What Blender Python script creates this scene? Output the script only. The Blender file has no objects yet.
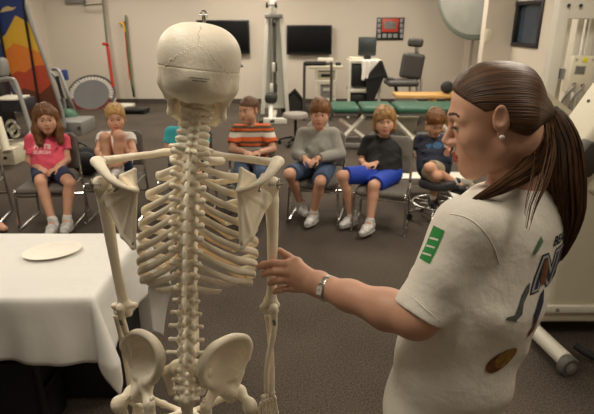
import bpy, bmesh, math, random
import numpy as np
from mathutils import Vector, Matrix
from mathutils.bvhtree import BVHTree

SC = bpy.context.scene
COL = SC.collection
random.seed(7)
RNG = np.random.default_rng(7)
V3 = lambda *a: np.array(a, dtype=float)

# ---------------------------------------------------------------- camera model
CAM_H, PITCH, FPX = 1.7, math.radians(20.0), 506.0
CP, SP = math.cos(PITCH), math.sin(PITCH)


def P(px, py, Y):
    """point of the room at depth Y (metres from the camera) seen at a photo position"""
    u, v = (px - 297.0) / FPX, (207.0 - py) / FPX
    d = V3(u, CP + v * SP, -SP + v * CP)
    return V3(0, 0, CAM_H) + d * (Y / d[1])


def PZ(px, py, z):
    u, v = (px - 297.0) / FPX, (207.0 - py) / FPX
    d = V3(u, CP + v * SP, -SP + v * CP)
    return V3(0, 0, CAM_H) + d * ((z - CAM_H) / d[2])


def lerp(a, b, t):
    return a + (b - a) * t


def unit(v):
    v = np.asarray(v, float)
    return v / (np.linalg.norm(v) + 1e-12)


class Frame:
    """local frame: origin + matrix whose columns are the axes"""
    def __init__(s, o, R=None):
        s.o = np.asarray(o, float)
        s.R = np.eye(3) if R is None else np.asarray(R, float)

    def __call__(s, *p):
        p = p[0] if len(p) == 1 else p
        return s.o + s.R @ np.asarray(p, float)

    def inv(s, pts):
        return (np.asarray(pts) - s.o) @ s.R


def face_frame(o, yaw, pitch=0.0, roll=0.0):
    """y axis = facing direction. yaw 0 faces +Y, yaw 180 faces the camera (-Y); positive turns left (counter-clockwise)"""
    R = Matrix.Rotation(math.radians(yaw), 3, 'Z') @ Matrix.Rotation(math.radians(pitch), 3, 'X') @ Matrix.Rotation(math.radians(roll), 3, 'Y')
    return Frame(o, np.array(R))


# ---------------------------------------------------------------- implicit surfaces
def cone(a, b, ra, rb, ax=None, fl=1.0, cuts=()):
    a = np.asarray(a, float); b = np.asarray(b, float)
    ba = b - a; l2 = float(ba @ ba) + 1e-12
    m = max(ra, rb) * max(1.0, fl)
    if ax is not None: ax = unit(ax)

    def f(x, y, z):
        X, Y, Z = x - a[0], y - a[1], z - a[2]
        t = np.clip((X * ba[0] + Y * ba[1] + Z * ba[2]) / l2, 0, 1)
        X = X - t * ba[0]; Y = Y - t * ba[1]; Z = Z - t * ba[2]
        q = X * X + Y * Y + Z * Z
        if ax is not None:
            c = X * ax[0] + Y * ax[1] + Z * ax[2]
            q = q - c * c + (c / fl) ** 2
        d = np.sqrt(np.maximum(q, 1e-14)) - (ra + t * (rb - ra))
        if fl < 1: d = d * max(fl, .45)
        for n, p in cuts:
            d = np.maximum(d, (x - p[0]) * n[0] + (y - p[1]) * n[1] + (z - p[2]) * n[2])
        return d
    return f, np.minimum(a, b) - m, np.maximum(a, b) + m


def ell(c, r, R=None, cuts=()):
    c = np.asarray(c, float); r = np.asarray(r, float) * np.ones(3)
    M = np.eye(3) if R is None else R
    e = np.sqrt(((M * r) ** 2).sum(1))

    def f(x, y, z):
        X, Y, Z = x - c[0], y - c[1], z - c[2]
        k0 = 0; k1 = 0
        for i in range(3):
            q = X * M[0, i] + Y * M[1, i] + Z * M[2, i]
            k0 = k0 + (q / r[i]) ** 2
            k1 = k1 + (q / r[i] ** 2) ** 2
        k0 = np.sqrt(k0); k1 = np.sqrt(k1)
        d = k0 * (k0 - 1) / (k1 + 1e-9)
        d = np.where(k0 < 1e-3, -r.min(), d)
        for n, p in cuts:
            d = np.maximum(d, (x - p[0]) * n[0] + (y - p[1]) * n[1] + (z - p[2]) * n[2])
        return d
    return f, c - e, c + e


def rbox(c, half, R=None, rd=0.004):
    c = np.asarray(c, float); hf = np.asarray(half, float) - rd
    M = np.eye(3) if R is None else R
    e = (np.abs(M) * np.asarray(half, float)).sum(1)

    def f(x, y, z):
        X, Y, Z = x - c[0], y - c[1], z - c[2]
        s = 0; mx = None
        for i in range(3):
            q = np.abs(X * M[0, i] + Y * M[1, i] + Z * M[2, i]) - hf[i]
            s = s + np.maximum(q, 0) ** 2
            mx = q if mx is None else np.maximum(mx, q)
        return np.sqrt(s) + np.minimum(mx, 0) - rd
    return f, c - e, c + e


def tri(a, b, c, th):
    a, b, c = [np.asarray(q, float) for q in (a, b, c)]
    n = unit(np.cross(b - a, c - a))
    E = [(a, b - a), (b, c - b), (c, a - c)]
    N = [unit(np.cross(e, n)) for _, e in E]

    def f(x, y, z):
        out = None; d2 = None
        for (o, e), m in zip(E, N):
            X, Y, Z = x - o[0], y - o[1], z - o[2]
            s = X * m[0] + Y * m[1] + Z * m[2]
            out = s if out is None else np.maximum(out, s)
            t = np.clip((X * e[0] + Y * e[1] + Z * e[2]) / (e @ e), 0, 1)
            q = (X - t * e[0]) ** 2 + (Y - t * e[1]) ** 2 + (Z - t * e[2]) ** 2
            d2 = q if d2 is None else np.minimum(d2, q)
        pl = np.abs((x - a[0]) * n[0] + (y - a[1]) * n[1] + (z - a[2]) * n[2])
        return np.where(out < 0, pl, np.sqrt(d2)) - th
    lo = np.minimum(np.minimum(a, b), c) - th
    hi = np.maximum(np.maximum(a, b), c) + th
    return f, lo, hi


class SDF:
    def __init__(s, lo, hi, h):
        s.h = h; s.lo = np.asarray(lo, float) - 3 * h
        n = np.ceil((np.asarray(hi, float) + 3 * h - s.lo) / h).astype(int) + 1
        s.n = n
        s.d = np.full(tuple(n), 9.0, np.float32)

    def _reg(s, lo, hi, pad):
        i0 = np.clip(np.floor((lo - pad - s.lo) / s.h).astype(int), 0, s.n)
        i1 = np.clip(np.ceil((hi + pad - s.lo) / s.h).astype(int) + 1, 0, s.n)
        if np.any(i1 <= i0): return None
        sl = tuple(slice(p, q) for p, q in zip(i0, i1))
        g = [(s.lo[k] + s.h * np.arange(i0[k], i1[k])).astype(np.float32) for k in range(3)]
        return sl, g[0][:, None, None], g[1][None, :, None], g[2][None, None, :]

    def add(s, prim, k=0.0):
        f, lo, hi = prim
        r = s._reg(lo, hi, max(k, .022) + 3 * s.h)
        if r is None: return s
        sl, x, y, z = r
        b = f(x, y, z).astype(np.float32); a = s.d[sl]
        if k > 0:
            w = np.maximum(k - np.abs(a - b), 0) / k
            s.d[sl] = np.minimum(a, b) - w * w * k * .25
        else:
            s.d[sl] = np.minimum(a, b)
        return s

    def sub(s, prim, k=0.0):
        f, lo, hi = prim
        r = s._reg(lo, hi, max(k, .022) + 3 * s.h)
        if r is None: return s
        sl, x, y, z = r
        b = -f(x, y, z).astype(np.float32); a = s.d[sl]
        if k > 0:
            w = np.maximum(k - np.abs(a - b), 0) / k
            s.d[sl] = np.maximum(a, b) + w * w * k * .25
        else:
            s.d[sl] = np.maximum(a, b)
        return s

    def cut(s, n, p):
        n = unit(n)
        g = [(s.lo[k] + s.h * np.arange(s.n[k])).astype(np.float32) for k in range(3)]
        q = (g[0][:, None, None] - p[0]) * n[0] + (g[1][None, :, None] - p[1]) * n[1] + (g[2][None, None, :] - p[2]) * n[2]
        s.d = np.maximum(s.d, q.astype(np.float32))
        return s

    def mesh(s):
        d = s.d
        d[0] = 9; d[-1] = 9; d[:, 0] = 9; d[:, -1] = 9; d[:, :, 0] = 9; d[:, :, -1] = 9
        S = d < 0
        c = np.zeros(tuple(s.n - 1), np.uint8)
        for i in (0, 1):
            for j in (0, 1):
                for k in (0, 1):
                    c += S[i:s.n[0] - 1 + i, j:s.n[1] - 1 + j, k:s.n[2] - 1 + k]
        act = (c > 0) & (c < 8)
        I = np.argwhere(act)
        ids = np.full(act.shape, -1, np.int32)
        ids[act] = np.arange(len(I), dtype=np.int32)
        pos = np.zeros((len(I), 3)); cnt = np.zeros(len(I))
        cs = [(i, j, k) for i in (0, 1) for j in (0, 1) for k in (0, 1)]
        val = {q: d[I[:, 0] + q[0], I[:, 1] + q[1], I[:, 2] + q[2]].astype(float) for q in cs}
        for a in cs:
            for ax in range(3):
                if a[ax] == 0:
                    b = list(a); b[ax] = 1; b = tuple(b)
                    da, db = val[a], val[b]
                    m = (da < 0) != (db < 0)
                    t = np.where(m, da / np.where(m, da - db, 1), 0)
                    q = np.tile(np.array(a, float), (len(I), 1)); q[:, ax] += t
                    pos += q * m[:, None]; cnt += m
        pos = (I + pos / np.maximum(cnt, 1)[:, None]) * s.h + s.lo
        quads = []
        for ax in range(3):
            u, w = (ax + 1) % 3, (ax + 2) % 3
            a = [slice(None)] * 3; b = [slice(None)] * 3
            a[ax] = slice(0, -1); b[ax] = slice(1, None)
            ch = S[tuple(a)] != S[tuple(b)]
            E = np.argwhere(ch)
            E = E[(E[:, u] > 0) & (E[:, w] > 0) & (E[:, u] < s.n[u] - 1) & (E[:, w] < s.n[w] - 1)]
            if not len(E): continue
            ins = S[E[:, 0], E[:, 1], E[:, 2]]
            def cell(du, dw):
                q = E.copy(); q[:, u] += du; q[:, w] += dw
                return ids[q[:, 0], q[:, 1], q[:, 2]]
            Q = np.stack([cell(-1, -1), cell(0, -1), cell(0, 0), cell(-1, 0)], 1)
            Q[~ins] = Q[~ins][:, ::-1]
            quads.append(Q)
        Q = np.concatenate(quads)
        return pos, Q[(Q >= 0).all(1)]


def bounds(prims, pad=0.02):
    lo = np.min([p[1] for p in prims], 0) - pad
    hi = np.max([p[2] for p in prims], 0) + pad
    return lo, hi


def blob(prims, h, k=0.0, subs=(), cuts=()):
    """prims: list of prim or (prim,k)"""
    pl = [q if isinstance(q[1], (int, float)) else (q, k) for q in prims]
    lo, hi = bounds([q[0] for q in pl], .01)
    s = SDF(lo, hi, h)
    for p, kk in pl: s.add(p, kk)
    for q in subs:
        if isinstance(q[1], (int, float)): s.sub(*q)
        else: s.sub(q, 0)
    for n, p in cuts: s.cut(n, p)
    return s.mesh()


# ---------------------------------------------------------------- objects
OFF = {}


def make_mesh(name, v, quads, smooth=True):
    me = bpy.data.meshes.new(name)
    v = np.ascontiguousarray(v, np.float32); q = np.ascontiguousarray(quads, np.int32)
    me.vertices.add(len(v)); me.vertices.foreach_set('co', v.ravel())
    me.loops.add(q.size); me.loops.foreach_set('vertex_index', q.ravel())
    me.polygons.add(len(q)); me.polygons.foreach_set('loop_start', np.arange(0, q.size, q.shape[1], dtype=np.int32))
    me.update(calc_edges=True); me.validate()
    if smooth: me.polygons.foreach_set('use_smooth', np.ones(len(me.polygons), bool))
    return me


def thing(name, label, cat, loc=(0, 0, 0), group=None, rz=0.0):
    o = bpy.data.objects.new(name, None); COL.objects.link(o)
    o.empty_display_size = .1
    o.location = loc; o.rotation_euler = (0, 0, rz)
    o['label'] = label; o['category'] = cat
    if group: o['group'] = group
    OFF[o] = np.array(loc, float)
    return o


def tag(o, label=None, cat=None, group=None, kind=None):
    if label: o['label'] = label
    if cat: o['category'] = cat
    if group: o['group'] = group
    if kind: o['kind'] = kind
    return o


def put(name, me, mat, parent=None, label=None):
    o = bpy.data.objects.new(name, me); COL.objects.link(o)
    for m in (mat if isinstance(mat, (list, tuple)) else [mat]): me.materials.append(m)
    if parent is not None:
        off = OFF[parent]
        o.parent = parent; OFF[o] = off
        if np.any(off != 0):
            me.transform(Matrix.Translation(Vector(-off)))
    else:
        OFF[o] = np.zeros(3)
    if label: o['label'] = label
    return o


def rebase(o):
    """move the origin of a one-mesh thing to the middle of its base"""
    me = o.data
    co = np.empty(len(me.vertices) * 3, np.float32); me.vertices.foreach_get('co', co); co = co.reshape(-1, 3)
    b = np.array([(co[:, 0].min() + co[:, 0].max()) / 2, (co[:, 1].min() + co[:, 1].max()) / 2, co[:, 2].min()])
    me.transform(Matrix.Translation(Vector(-b))); o.location = Vector(b) + o.location
    return o


def putblob(name, vq, mat, parent=None, label=None, matfn=None):
    me = make_mesh(name, *vq)
    o = put(name, me, mat, parent, label)
    if matfn is not None:
        v, q = vq
        me.polygons.foreach_set('material_index', matfn(v[q].mean(1)).astype(np.int32)) if len(me.polygons) == len(q) else None
        me.update()
    return o


class MB:
    """collects hard surface shapes into one mesh"""
    def __init__(s): s.bm = bmesh.new()

    def _xf(s, vs, c, R):
        M = Matrix.Identity(4) if R is None else Matrix([list(r) for r in R]).to_4x4()
        M = Matrix.Translation(Vector(c)) @ M
        for v in vs: v.co = M @ v.co

    def box(s, c, half, R=None, bev=0.0, seg=2):
        r = bmesh.ops.create_cube(s.bm, size=2.0); vs = r['verts']
        for v in vs: v.co = Vector((v.co.x * half[0], v.co.y * half[1], v.co.z * half[2]))
        if bev > 0:
            es = list({e for v in vs for e in v.link_edges})
            q = bmesh.ops.bevel(s.bm, geom=es, offset=min(bev, .95 * min(half)), segments=seg, profile=.5, affect='EDGES')
            vs = list({v for v in vs if v.is_valid} | set(q['verts']))
        s._xf(vs, c, R); return s

    def cyl(s, a, b, ra, rb=None, seg=20, cap=True):
        a = Vector(a); b = Vector(b); rb = ra if rb is None else rb
        d = b - a
        r = bmesh.ops.create_cone(s.bm, cap_ends=cap, segments=seg, radius1=ra, radius2=rb, depth=d.length)
        M = Matrix.Translation((a + b) / 2) @ d.to_track_quat('Z', 'Y').to_matrix().to_4x4()
        for v in r['verts']: v.co = M @ v.co
        return s

    def sph(s, c, r, sc=(1, 1, 1), R=None, seg=16):
        q = bmesh.ops.create_uvsphere(s.bm, u_segments=seg, v_segments=max(8, seg // 2 + 2), radius=r)
        for v in q['verts']: v.co = Vector((v.co.x * sc[0], v.co.y * sc[1], v.co.z * sc[2]))
        s._xf(q['verts'], c, R); return s

    def tube(s, pts, r, seg=10, closed=False, smooth=0, w=1.0, up=None):
        """r: number or list; w: width factor across, up: hint so that the section keeps its attitude"""
        pts = [np.asarray(p, float) for p in pts]
        if smooth:
            pts, r = spline(pts, smooth, closed, r)
        n = len(pts); R = r if isinstance(r, (list, np.ndarray)) else [r] * n
        rings = []; prev = None
        for i, p in enumerate(pts):
            if closed: t = unit(pts[(i + 1) % n] - pts[i - 1])
            else: t = unit(pts[min(i + 1, n - 1)] - pts[max(i - 1, 0)])
            if up is not None: nrm = np.asarray(up, float)
            elif prev is None: nrm = V3(0, 0, 1) if abs(t[2]) < .9 else V3(1, 0, 0)
            else: nrm = prev
            nrm = unit(nrm - t * (nrm @ t)); prev = nrm; b = np.cross(t, nrm)
            rings.append([s.bm.verts.new(p + R[i] * (math.cos(a) * nrm + w * math.sin(a) * b)) for a in np.linspace(0, 2 * math.pi, seg, endpoint=False)])
        m = n if closed else n - 1
        for i in range(m):
            A, B = rings[i], rings[(i + 1) % n]
            for j in range(seg):
                s.bm.faces.new((A[j], A[(j + 1) % seg], B[(j + 1) % seg], B[j]))
        if not closed:
            s.bm.faces.new(rings[0][::-1]); s.bm.faces.new(rings[-1])
        return s

    def lathe(s, prof, c=(0, 0, 0), R=None, seg=32, closed=True):
        vs = []; rings = []
        for (r, z) in prof:
            ring = [s.bm.verts.new((r * math.cos(a), r * math.sin(a), z)) for a in np.linspace(0, 2 * math.pi, seg, endpoint=False)]
            rings.append(ring); vs += ring
        for A, B in zip(rings, rings[1:]):
            for j in range(seg): s.bm.faces.new((A[j], A[(j + 1) % seg], B[(j + 1) % seg], B[j]))
        if closed:
            s.bm.faces.new(rings[0][::-1]); s.bm.faces.new(rings[-1])
        s._xf(vs, c, R); return s

    def prism(s, poly, ext, bev=0):
        """poly: 3D points of one face; ext: extrusion vector"""
        A = [s.bm.verts.new(p) for p in poly]; B = [s.bm.verts.new(np.asarray(p, float) + np.asarray(ext, float)) for p in poly]
        s.bm.faces.new(A[::-1]); s.bm.faces.new(B); n = len(A)
        for i in range(n): s.bm.faces.new((A[i], A[(i + 1) % n], B[(i + 1) % n], B[i]))
        return s

    def build(s, name, mat, parent=None, label=None, smooth=True, angle=40):
        bmesh.ops.recalc_face_normals(s.bm, faces=s.bm.faces)
        me = bpy.data.meshes.new(name); s.bm.to_mesh(me); s.bm.free()
        if smooth:
            me.polygons.foreach_set('use_smooth', np.ones(len(me.polygons), bool))
            me.set_sharp_from_angle(angle=math.radians(angle))
        return put(name, me, mat, parent, label)


def spline(pts, m, closed=False, r=None):
    pts = [np.asarray(p, float) for p in pts]; n = len(pts); out = []; ro = []
    R = r if isinstance(r, (list, np.ndarray)) else [r] * n
    for i in range(n if closed else n - 1):
        if closed: p0, p1, p2, p3 = pts[i - 1], pts[i], pts[(i + 1) % n], pts[(i + 2) % n]
        else: p0, p1, p2, p3 = pts[max(i - 1, 0)], pts[i], pts[i + 1], pts[min(i + 2, n - 1)]
        for j in range(m):
            t = j / m
            out.append(.5 * (2 * p1 + (p2 - p0) * t + (2 * p0 - 5 * p1 + 4 * p2 - p3) * t * t + (3 * p1 - p0 - 3 * p2 + p3) * t ** 3))
            if r is not None: ro.append(lerp(R[i], R[(i + 1) % n], t))
    if not closed: out.append(pts[-1]); ro.append(R[-1])
    return out, (ro if r is not None else None)


def chain(pts, rs, m=5, k=.004, ax=None, fl=1.0):
    q, r = spline(pts, m, r=list(rs))
    return [(cone(q[i], q[i + 1], r[i], r[i + 1], ax, fl), k) for i in range(len(q) - 1)]


def dup(root, loc, rz, label, group=None):
    """a copy of a thing with copies of its parts and their sub-parts"""
    c = root.copy(); COL.objects.link(c); c.location = loc; c.rotation_euler = (0, 0, rz)
    c['label'] = label
    if group: c['group'] = group
    for ch in list(root.children):
        d = ch.copy(); COL.objects.link(d); d.parent = c
        for g in list(ch.children):
            e = g.copy(); COL.objects.link(e); e.parent = d
    return c


# ---------------------------------------------------------------- materials
def lin(c):
    return [((q / 255) / 12.92 if q / 255 <= .04045 else ((q / 255 + .055) / 1.055) ** 2.4) for q in c]


MATS = {}


def mat(name, col, rough=.6, metal=0.0, var=.08, scale=30., bump=0.0, bscale=None, sss=0.0, spec=.5, obj=True, emit=0.0, trans=0.0, alpha=1.0):
    if name in MATS: return MATS[name]
    m = bpy.data.materials.new(name); m.use_nodes = True; MATS[name] = m
    nt = m.node_tree; b = nt.nodes['Principled BSDF']; N = nt.nodes.new; L = nt.links.new
    c = lin(col)
    b.inputs['Roughness'].default_value = rough; b.inputs['Metallic'].default_value = metal
    b.inputs['Specular IOR Level'].default_value = spec
    if trans: b.inputs['Transmission Weight'].default_value = trans
    if alpha < 1: b.inputs['Alpha'].default_value = alpha
    tc = N('ShaderNodeTexCoord')
    nz = N('ShaderNodeTexNoise'); nz.inputs['Scale'].default_value = scale; nz.inputs['Detail'].default_value = 4
    L(tc.outputs['Object'], nz.inputs['Vector'])
    rp = N('ShaderNodeValToRGB'); e = rp.color_ramp.elements
    e[0].position = .3; e[1].position = .7
    e[0].color = [max(0, q * (1 - var)) for q in c] + [1]; e[1].color = [min(1, q * (1 + var)) for q in c] + [1]
    L(nz.outputs['Fac'], rp.inputs['Fac']); L(rp.outputs['Color'], b.inputs['Base Color'])
    if bump:
        n2 = N('ShaderNodeTexNoise'); n2.inputs['Scale'].default_value = bscale or scale; n2.inputs['Detail'].default_value = 3
        L(tc.outputs['Object'], n2.inputs['Vector'])
        bp = N('ShaderNodeBump'); bp.inputs['Strength'].default_value = bump; bp.inputs['Distance'].default_value = .01
        L(n2.outputs['Fac'], bp.inputs['Height']); L(bp.outputs['Normal'], b.inputs['Normal'])
    if sss:
        b.inputs['Subsurface Weight'].default_value = sss; b.inputs['Subsurface Radius'].default_value = (.012, .006, .003)
        b.inputs['Subsurface Scale'].default_value = .6
    if emit:
        b.inputs['Emission Color'].default_value = c + [1]; b.inputs['Emission Strength'].default_value = emit
    return m


def stripes(name, cols, period, axis='Z', rough=.85, offset=0.0, bump=.15):
    """horizontal bands repeating with the thing's own height"""
    if name in MATS: return MATS[name]
    m = bpy.data.materials.new(name); m.use_nodes = True; MATS[name] = m
    nt = m.node_tree; b = nt.nodes['Principled BSDF']; N = nt.nodes.new; L = nt.links.new
    b.inputs['Roughness'].default_value = rough
    tc = N('ShaderNodeTexCoord'); sx = N('ShaderNodeSeparateXYZ'); L(tc.outputs['Object'], sx.inputs[0])
    a = N('ShaderNodeMath'); a.operation = 'ADD'; a.inputs[1].default_value = offset; L(sx.outputs[axis], a.inputs[0])
    d = N('ShaderNodeMath'); d.operation = 'DIVIDE'; d.inputs[1].default_value = period; L(a.outputs[0], d.inputs[0])
    f = N('ShaderNodeMath'); f.operation = 'FRACT'; L(d.outputs[0], f.inputs[0])
    rp = N('ShaderNodeValToRGB'); rp.color_ramp.interpolation = 'CONSTANT'
    e = rp.color_ramp.elements
    while len(e) < len(cols): e.new(.5)
    for i, (pos, c) in enumerate(cols): e[i].position = pos
    for i, (pos, c) in enumerate(cols): e[i].color = lin(c) + [1]
    L(f.outputs[0], rp.inputs['Fac']); L(rp.outputs['Color'], b.inputs['Base Color'])
    return m


def hair_mat(name, dark, light, streak=90.):
    if name in MATS: return MATS[name]
    m = bpy.data.materials.new(name); m.use_nodes = True; MATS[name] = m
    nt = m.node_tree; b = nt.nodes['Principled BSDF']; N = nt.nodes.new; L = nt.links.new
    b.inputs['Roughness'].default_value = .42; b.inputs['Specular IOR Level'].default_value = .35
    at = N('ShaderNodeAttribute'); at.attribute_name = 'flow'
    mp = N('ShaderNodeMapping'); mp.inputs['Scale'].default_value = (streak, 4.0, 1.0); L(at.outputs['Vector'], mp.inputs['Vector'])
    nz = N('ShaderNodeTexNoise'); nz.inputs['Scale'].default_value = 1.0; nz.inputs['Detail'].default_value = 3; L(mp.outputs[0], nz.inputs['Vector'])
    rp = N('ShaderNodeValToRGB'); e = rp.color_ramp.elements; e[0].position = .33; e[1].position = .68
    e[0].color = lin(dark) + [1]; e[1].color = lin(light) + [1]
    L(nz.outputs['Fac'], rp.inputs['Fac']); L(rp.outputs['Color'], b.inputs['Base Color'])
    bp = N('ShaderNodeBump'); bp.inputs['Strength'].default_value = .7; bp.inputs['Distance'].default_value = .004
    L(nz.outputs['Fac'], bp.inputs['Height']); L(bp.outputs['Normal'], b.inputs['Normal'])
    return m


def set_flow(o, flow):
    a = o.data.attributes.new('flow', 'FLOAT_VECTOR', 'POINT')
    a.data.foreach_set('vector', np.ascontiguousarray(flow, np.float32).ravel())


M_bone = mat('bone', (242, 232, 210), .5, var=.06, scale=14, bump=.12, bscale=160, sss=.12)
M_bone_d = mat('bone_cartilage', (218, 186, 142), .5, var=.06, scale=20)
M_disc = mat('spinal_disc', (206, 150, 84), .5)
M_steel = mat('steel', (190, 188, 182), .28, 1.0, var=.05)
M_chrome = mat('chrome', (200, 198, 195), .18, 1.0, var=.03)
M_black = mat('black_plastic', (22, 22, 23), .45, var=.1)
M_rubber = mat('rubber', (30, 29, 29), .75)
M_skin = mat('skin', (206, 158, 132), .48, var=.07, scale=9, bump=.05, bscale=300, sss=.15)
M_skin_k = mat('child_skin', (206, 156, 128), .55, var=.06, scale=9, sss=.1)
M_lip = mat('lips', (176, 92, 80), .4, var=.04)
M_brow = mat('eyebrow', (84, 56, 36), .7)
M_eyew = mat('eye_white', (226, 220, 210), .25, var=.02)
M_iris = mat('iris', (52, 36, 26), .2, var=.1)
M_white = mat('white_cotton', (226, 222, 214), .85, var=.03, scale=8, bump=.25, bscale=60)
M_whitem = mat('white_enamel', (216, 212, 198), .4, var=.03, scale=3)
M_beige = mat('beige_plastic', (206, 198, 176), .5, var=.03, scale=3)
M_greym = mat('grey_enamel', (128, 126, 122), .4, var=.05, scale=4)
M_gpad = mat('grey_upholstery', (108, 103, 96), .8, var=.07, scale=40, bump=.2, bscale=400)
M_denim = mat('denim', (66, 84, 112), .85, var=.22, scale=18, bump=.2, bscale=250)
LIGHT_E = [62, 70, 62, 44, 48, 40, 34, 50, 17, 11, 4]; EXPOSURE = 0.1
# ---------------------------------------------------------------- helpers in the room
def pbox(mb, x0, y0, x1, y1, Y, dep, bev=0.01):
    """upright box whose front stands at depth Y, seen between photo columns x0..x1 and rows y0..y1"""
    a = P(x0, y1, Y); b = P(x1, y0, Y); c = P((x0 + x1) / 2, (y0 + y1) / 2, Y)
    w = abs(P(x1, (y0 + y1) / 2, Y)[0] - P(x0, (y0 + y1) / 2, Y)[0]) / 2
    zc, hz = (a[2] + b[2]) / 2, abs(b[2] - a[2]) / 2
    mb.box((c[0], Y + dep / 2, zc), (w, dep / 2, hz), bev=bev); return mb


def struct(name, mb, m):
    o = mb.build(name, m); o['kind'] = 'structure'; return o


def text_mesh(body, size, bold=0.0, extr=0.0):
    cu = bpy.data.curves.new('txt', 'FONT'); cu.body = body; cu.size = size; cu.align_x = 'CENTER'; cu.align_y = 'CENTER'
    cu.offset = bold; cu.extrude = extr; cu.resolution_u = 4
    o = bpy.data.objects.new('txt', cu); COL.objects.link(o)
    dg = bpy.context.evaluated_depsgraph_get(); me = bpy.data.meshes.new_from_object(o.evaluated_get(dg))
    bpy.data.objects.remove(o); bpy.data.curves.remove(cu)
    bm = bmesh.new(); bm.from_mesh(me); bpy.data.meshes.remove(me)
    return bm


def poly_mesh(pts):
    bm = bmesh.new(); bm.faces.new([bm.verts.new((p[0], p[1], 0)) for p in pts]); return bm


def decal(name, bm, target, o, u, v, m, parent, lift=.0012, label=None, step=.012):
    """lay a flat drawing (in its own x,y) onto a surface: o origin, u / v axes; parent = the surface"""
    bmesh.ops.triangulate(bm, faces=bm.faces[:])
    for _ in range(4):
        es = [e for e in bm.edges if e.calc_length() > step]
        if not es: break
        bmesh.ops.subdivide_edges(bm, edges=es, cuts=1)
        bmesh.ops.triangulate(bm, faces=[f for f in bm.faces if len(f.verts) > 3])
    u, v = unit(u), unit(v); n = unit(np.cross(u, v))
    dl = Vector(OFF[target])
    tree = BVHTree.FromPolygons([q.co + dl for q in target.data.vertices], [tuple(p.vertices) for p in target.data.polygons])
    for q in list(bm.verts):
        w = Vector(o + q.co.x * u + q.co.y * v + n * .12)
        h = tree.ray_cast(w, Vector(-n), .4)
        if h[0] is None:
            h = tree.find_nearest(Vector(o + q.co.x * u + q.co.y * v))
        q.co = h[0] + h[1] * lift
    me = bpy.data.meshes.new(name); bm.to_mesh(me); bm.free()
    return put(name, me, m, parent, label)


# ---------------------------------------------------------------- materials of the room
def carpet_mat():
    m = bpy.data.materials.new('carpet'); m.use_nodes = True
    nt = m.node_tree; b = nt.nodes['Principled BSDF']; N = nt.nodes.new; L = nt.links.new
    b.inputs['Roughness'].default_value = .95; b.inputs['Specular IOR Level'].default_value = .1
    tc = N('ShaderNodeTexCoord')
    n1 = N('ShaderNodeTexNoise'); n1.inputs['Scale'].default_value = 130; n1.inputs['Detail'].default_value = 4; L(tc.outputs['Object'], n1.inputs['Vector'])
    n2 = N('ShaderNodeTexNoise'); n2.inputs['Scale'].default_value = 1.6; n2.inputs['Detail'].default_value = 3; L(tc.outputs['Object'], n2.inputs['Vector'])
    mx = N('ShaderNodeMath'); mx.operation = 'MULTIPLY_ADD'; mx.inputs[1].default_value = .25; L(n2.outputs['Fac'], mx.inputs[0]); L(n1.outputs['Fac'], mx.inputs[2])
    rp = N('ShaderNodeValToRGB'); e = rp.color_ramp.elements; e[0].position = .42; e[1].position = .82
    e[0].color = lin((48, 42, 37)) + [1]; e[1].color = lin((100, 91, 82)) + [1]
    L(mx.outputs[0], rp.inputs['Fac']); L(rp.outputs['Color'], b.inputs['Base Color'])
    bp = N('ShaderNodeBump'); bp.inputs['Strength'].default_value = .5; bp.inputs['Distance'].default_value = .006
    L(n1.outputs['Fac'], bp.inputs['Height']); L(bp.outputs['Normal'], b.inputs['Normal'])
    return m


M_carpet = carpet_mat()
M_wall = mat('painted_wall', (202, 192, 177), .85, var=.03, scale=1.2, bump=.08, bscale=60)
M_ceil = mat('ceiling_tile', (214, 208, 196), .9, var=.04, scale=20)
M_base = mat('baseboard_vinyl', (70, 62, 56), .6)
M_wood = mat('varnished_wood', (206, 160, 96), .45, var=.12, scale=6)
M_green = mat('green_vinyl', (44, 92, 72), .4, var=.06, scale=8)
M_red = mat('red_paint', (176, 44, 36), .45)
M_dgreen = mat('green_grey_metal', (92, 96, 80), .45)
M_dark = mat('dark_fabric', (24, 23, 24), .85, var=.15, scale=30)
M_screen = mat('tv_glass', (9, 9, 10), .6, var=.05, spec=.15)
M_blue = mat('blue_plastic', (40, 62, 120), .5)

BW, RW, LW = 11.5, 3.62, -5.36
RB = -4.0
CZ = 3.0
struct('floor', MB().box(((RW + LW) / 2, (BW + RB) / 2, -.05), ((RW - LW) / 2 + .1, (BW - RB) / 2 + .1, .05)), M_carpet)
struct('ceiling', MB().box(((RW + LW) / 2, (BW + RB) / 2, CZ + .05), ((RW - LW) / 2 + .1, (BW - RB) / 2 + .1, .05)), M_ceil)
struct('wall_back', MB().box(((RW + LW) / 2, BW + .06, CZ / 2), ((RW - LW) / 2 + .1, .06, CZ / 2)), M_wall)
struct('wall_left', MB().box((LW - .06, (BW + RB) / 2, CZ / 2), (.06, (BW - RB) / 2, CZ / 2)), M_wall)
struct('wall_front', MB().box(((RW + LW) / 2, RB - .06, CZ / 2), ((RW - LW) / 2 + .1, .06, CZ / 2)), M_wall)
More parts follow.
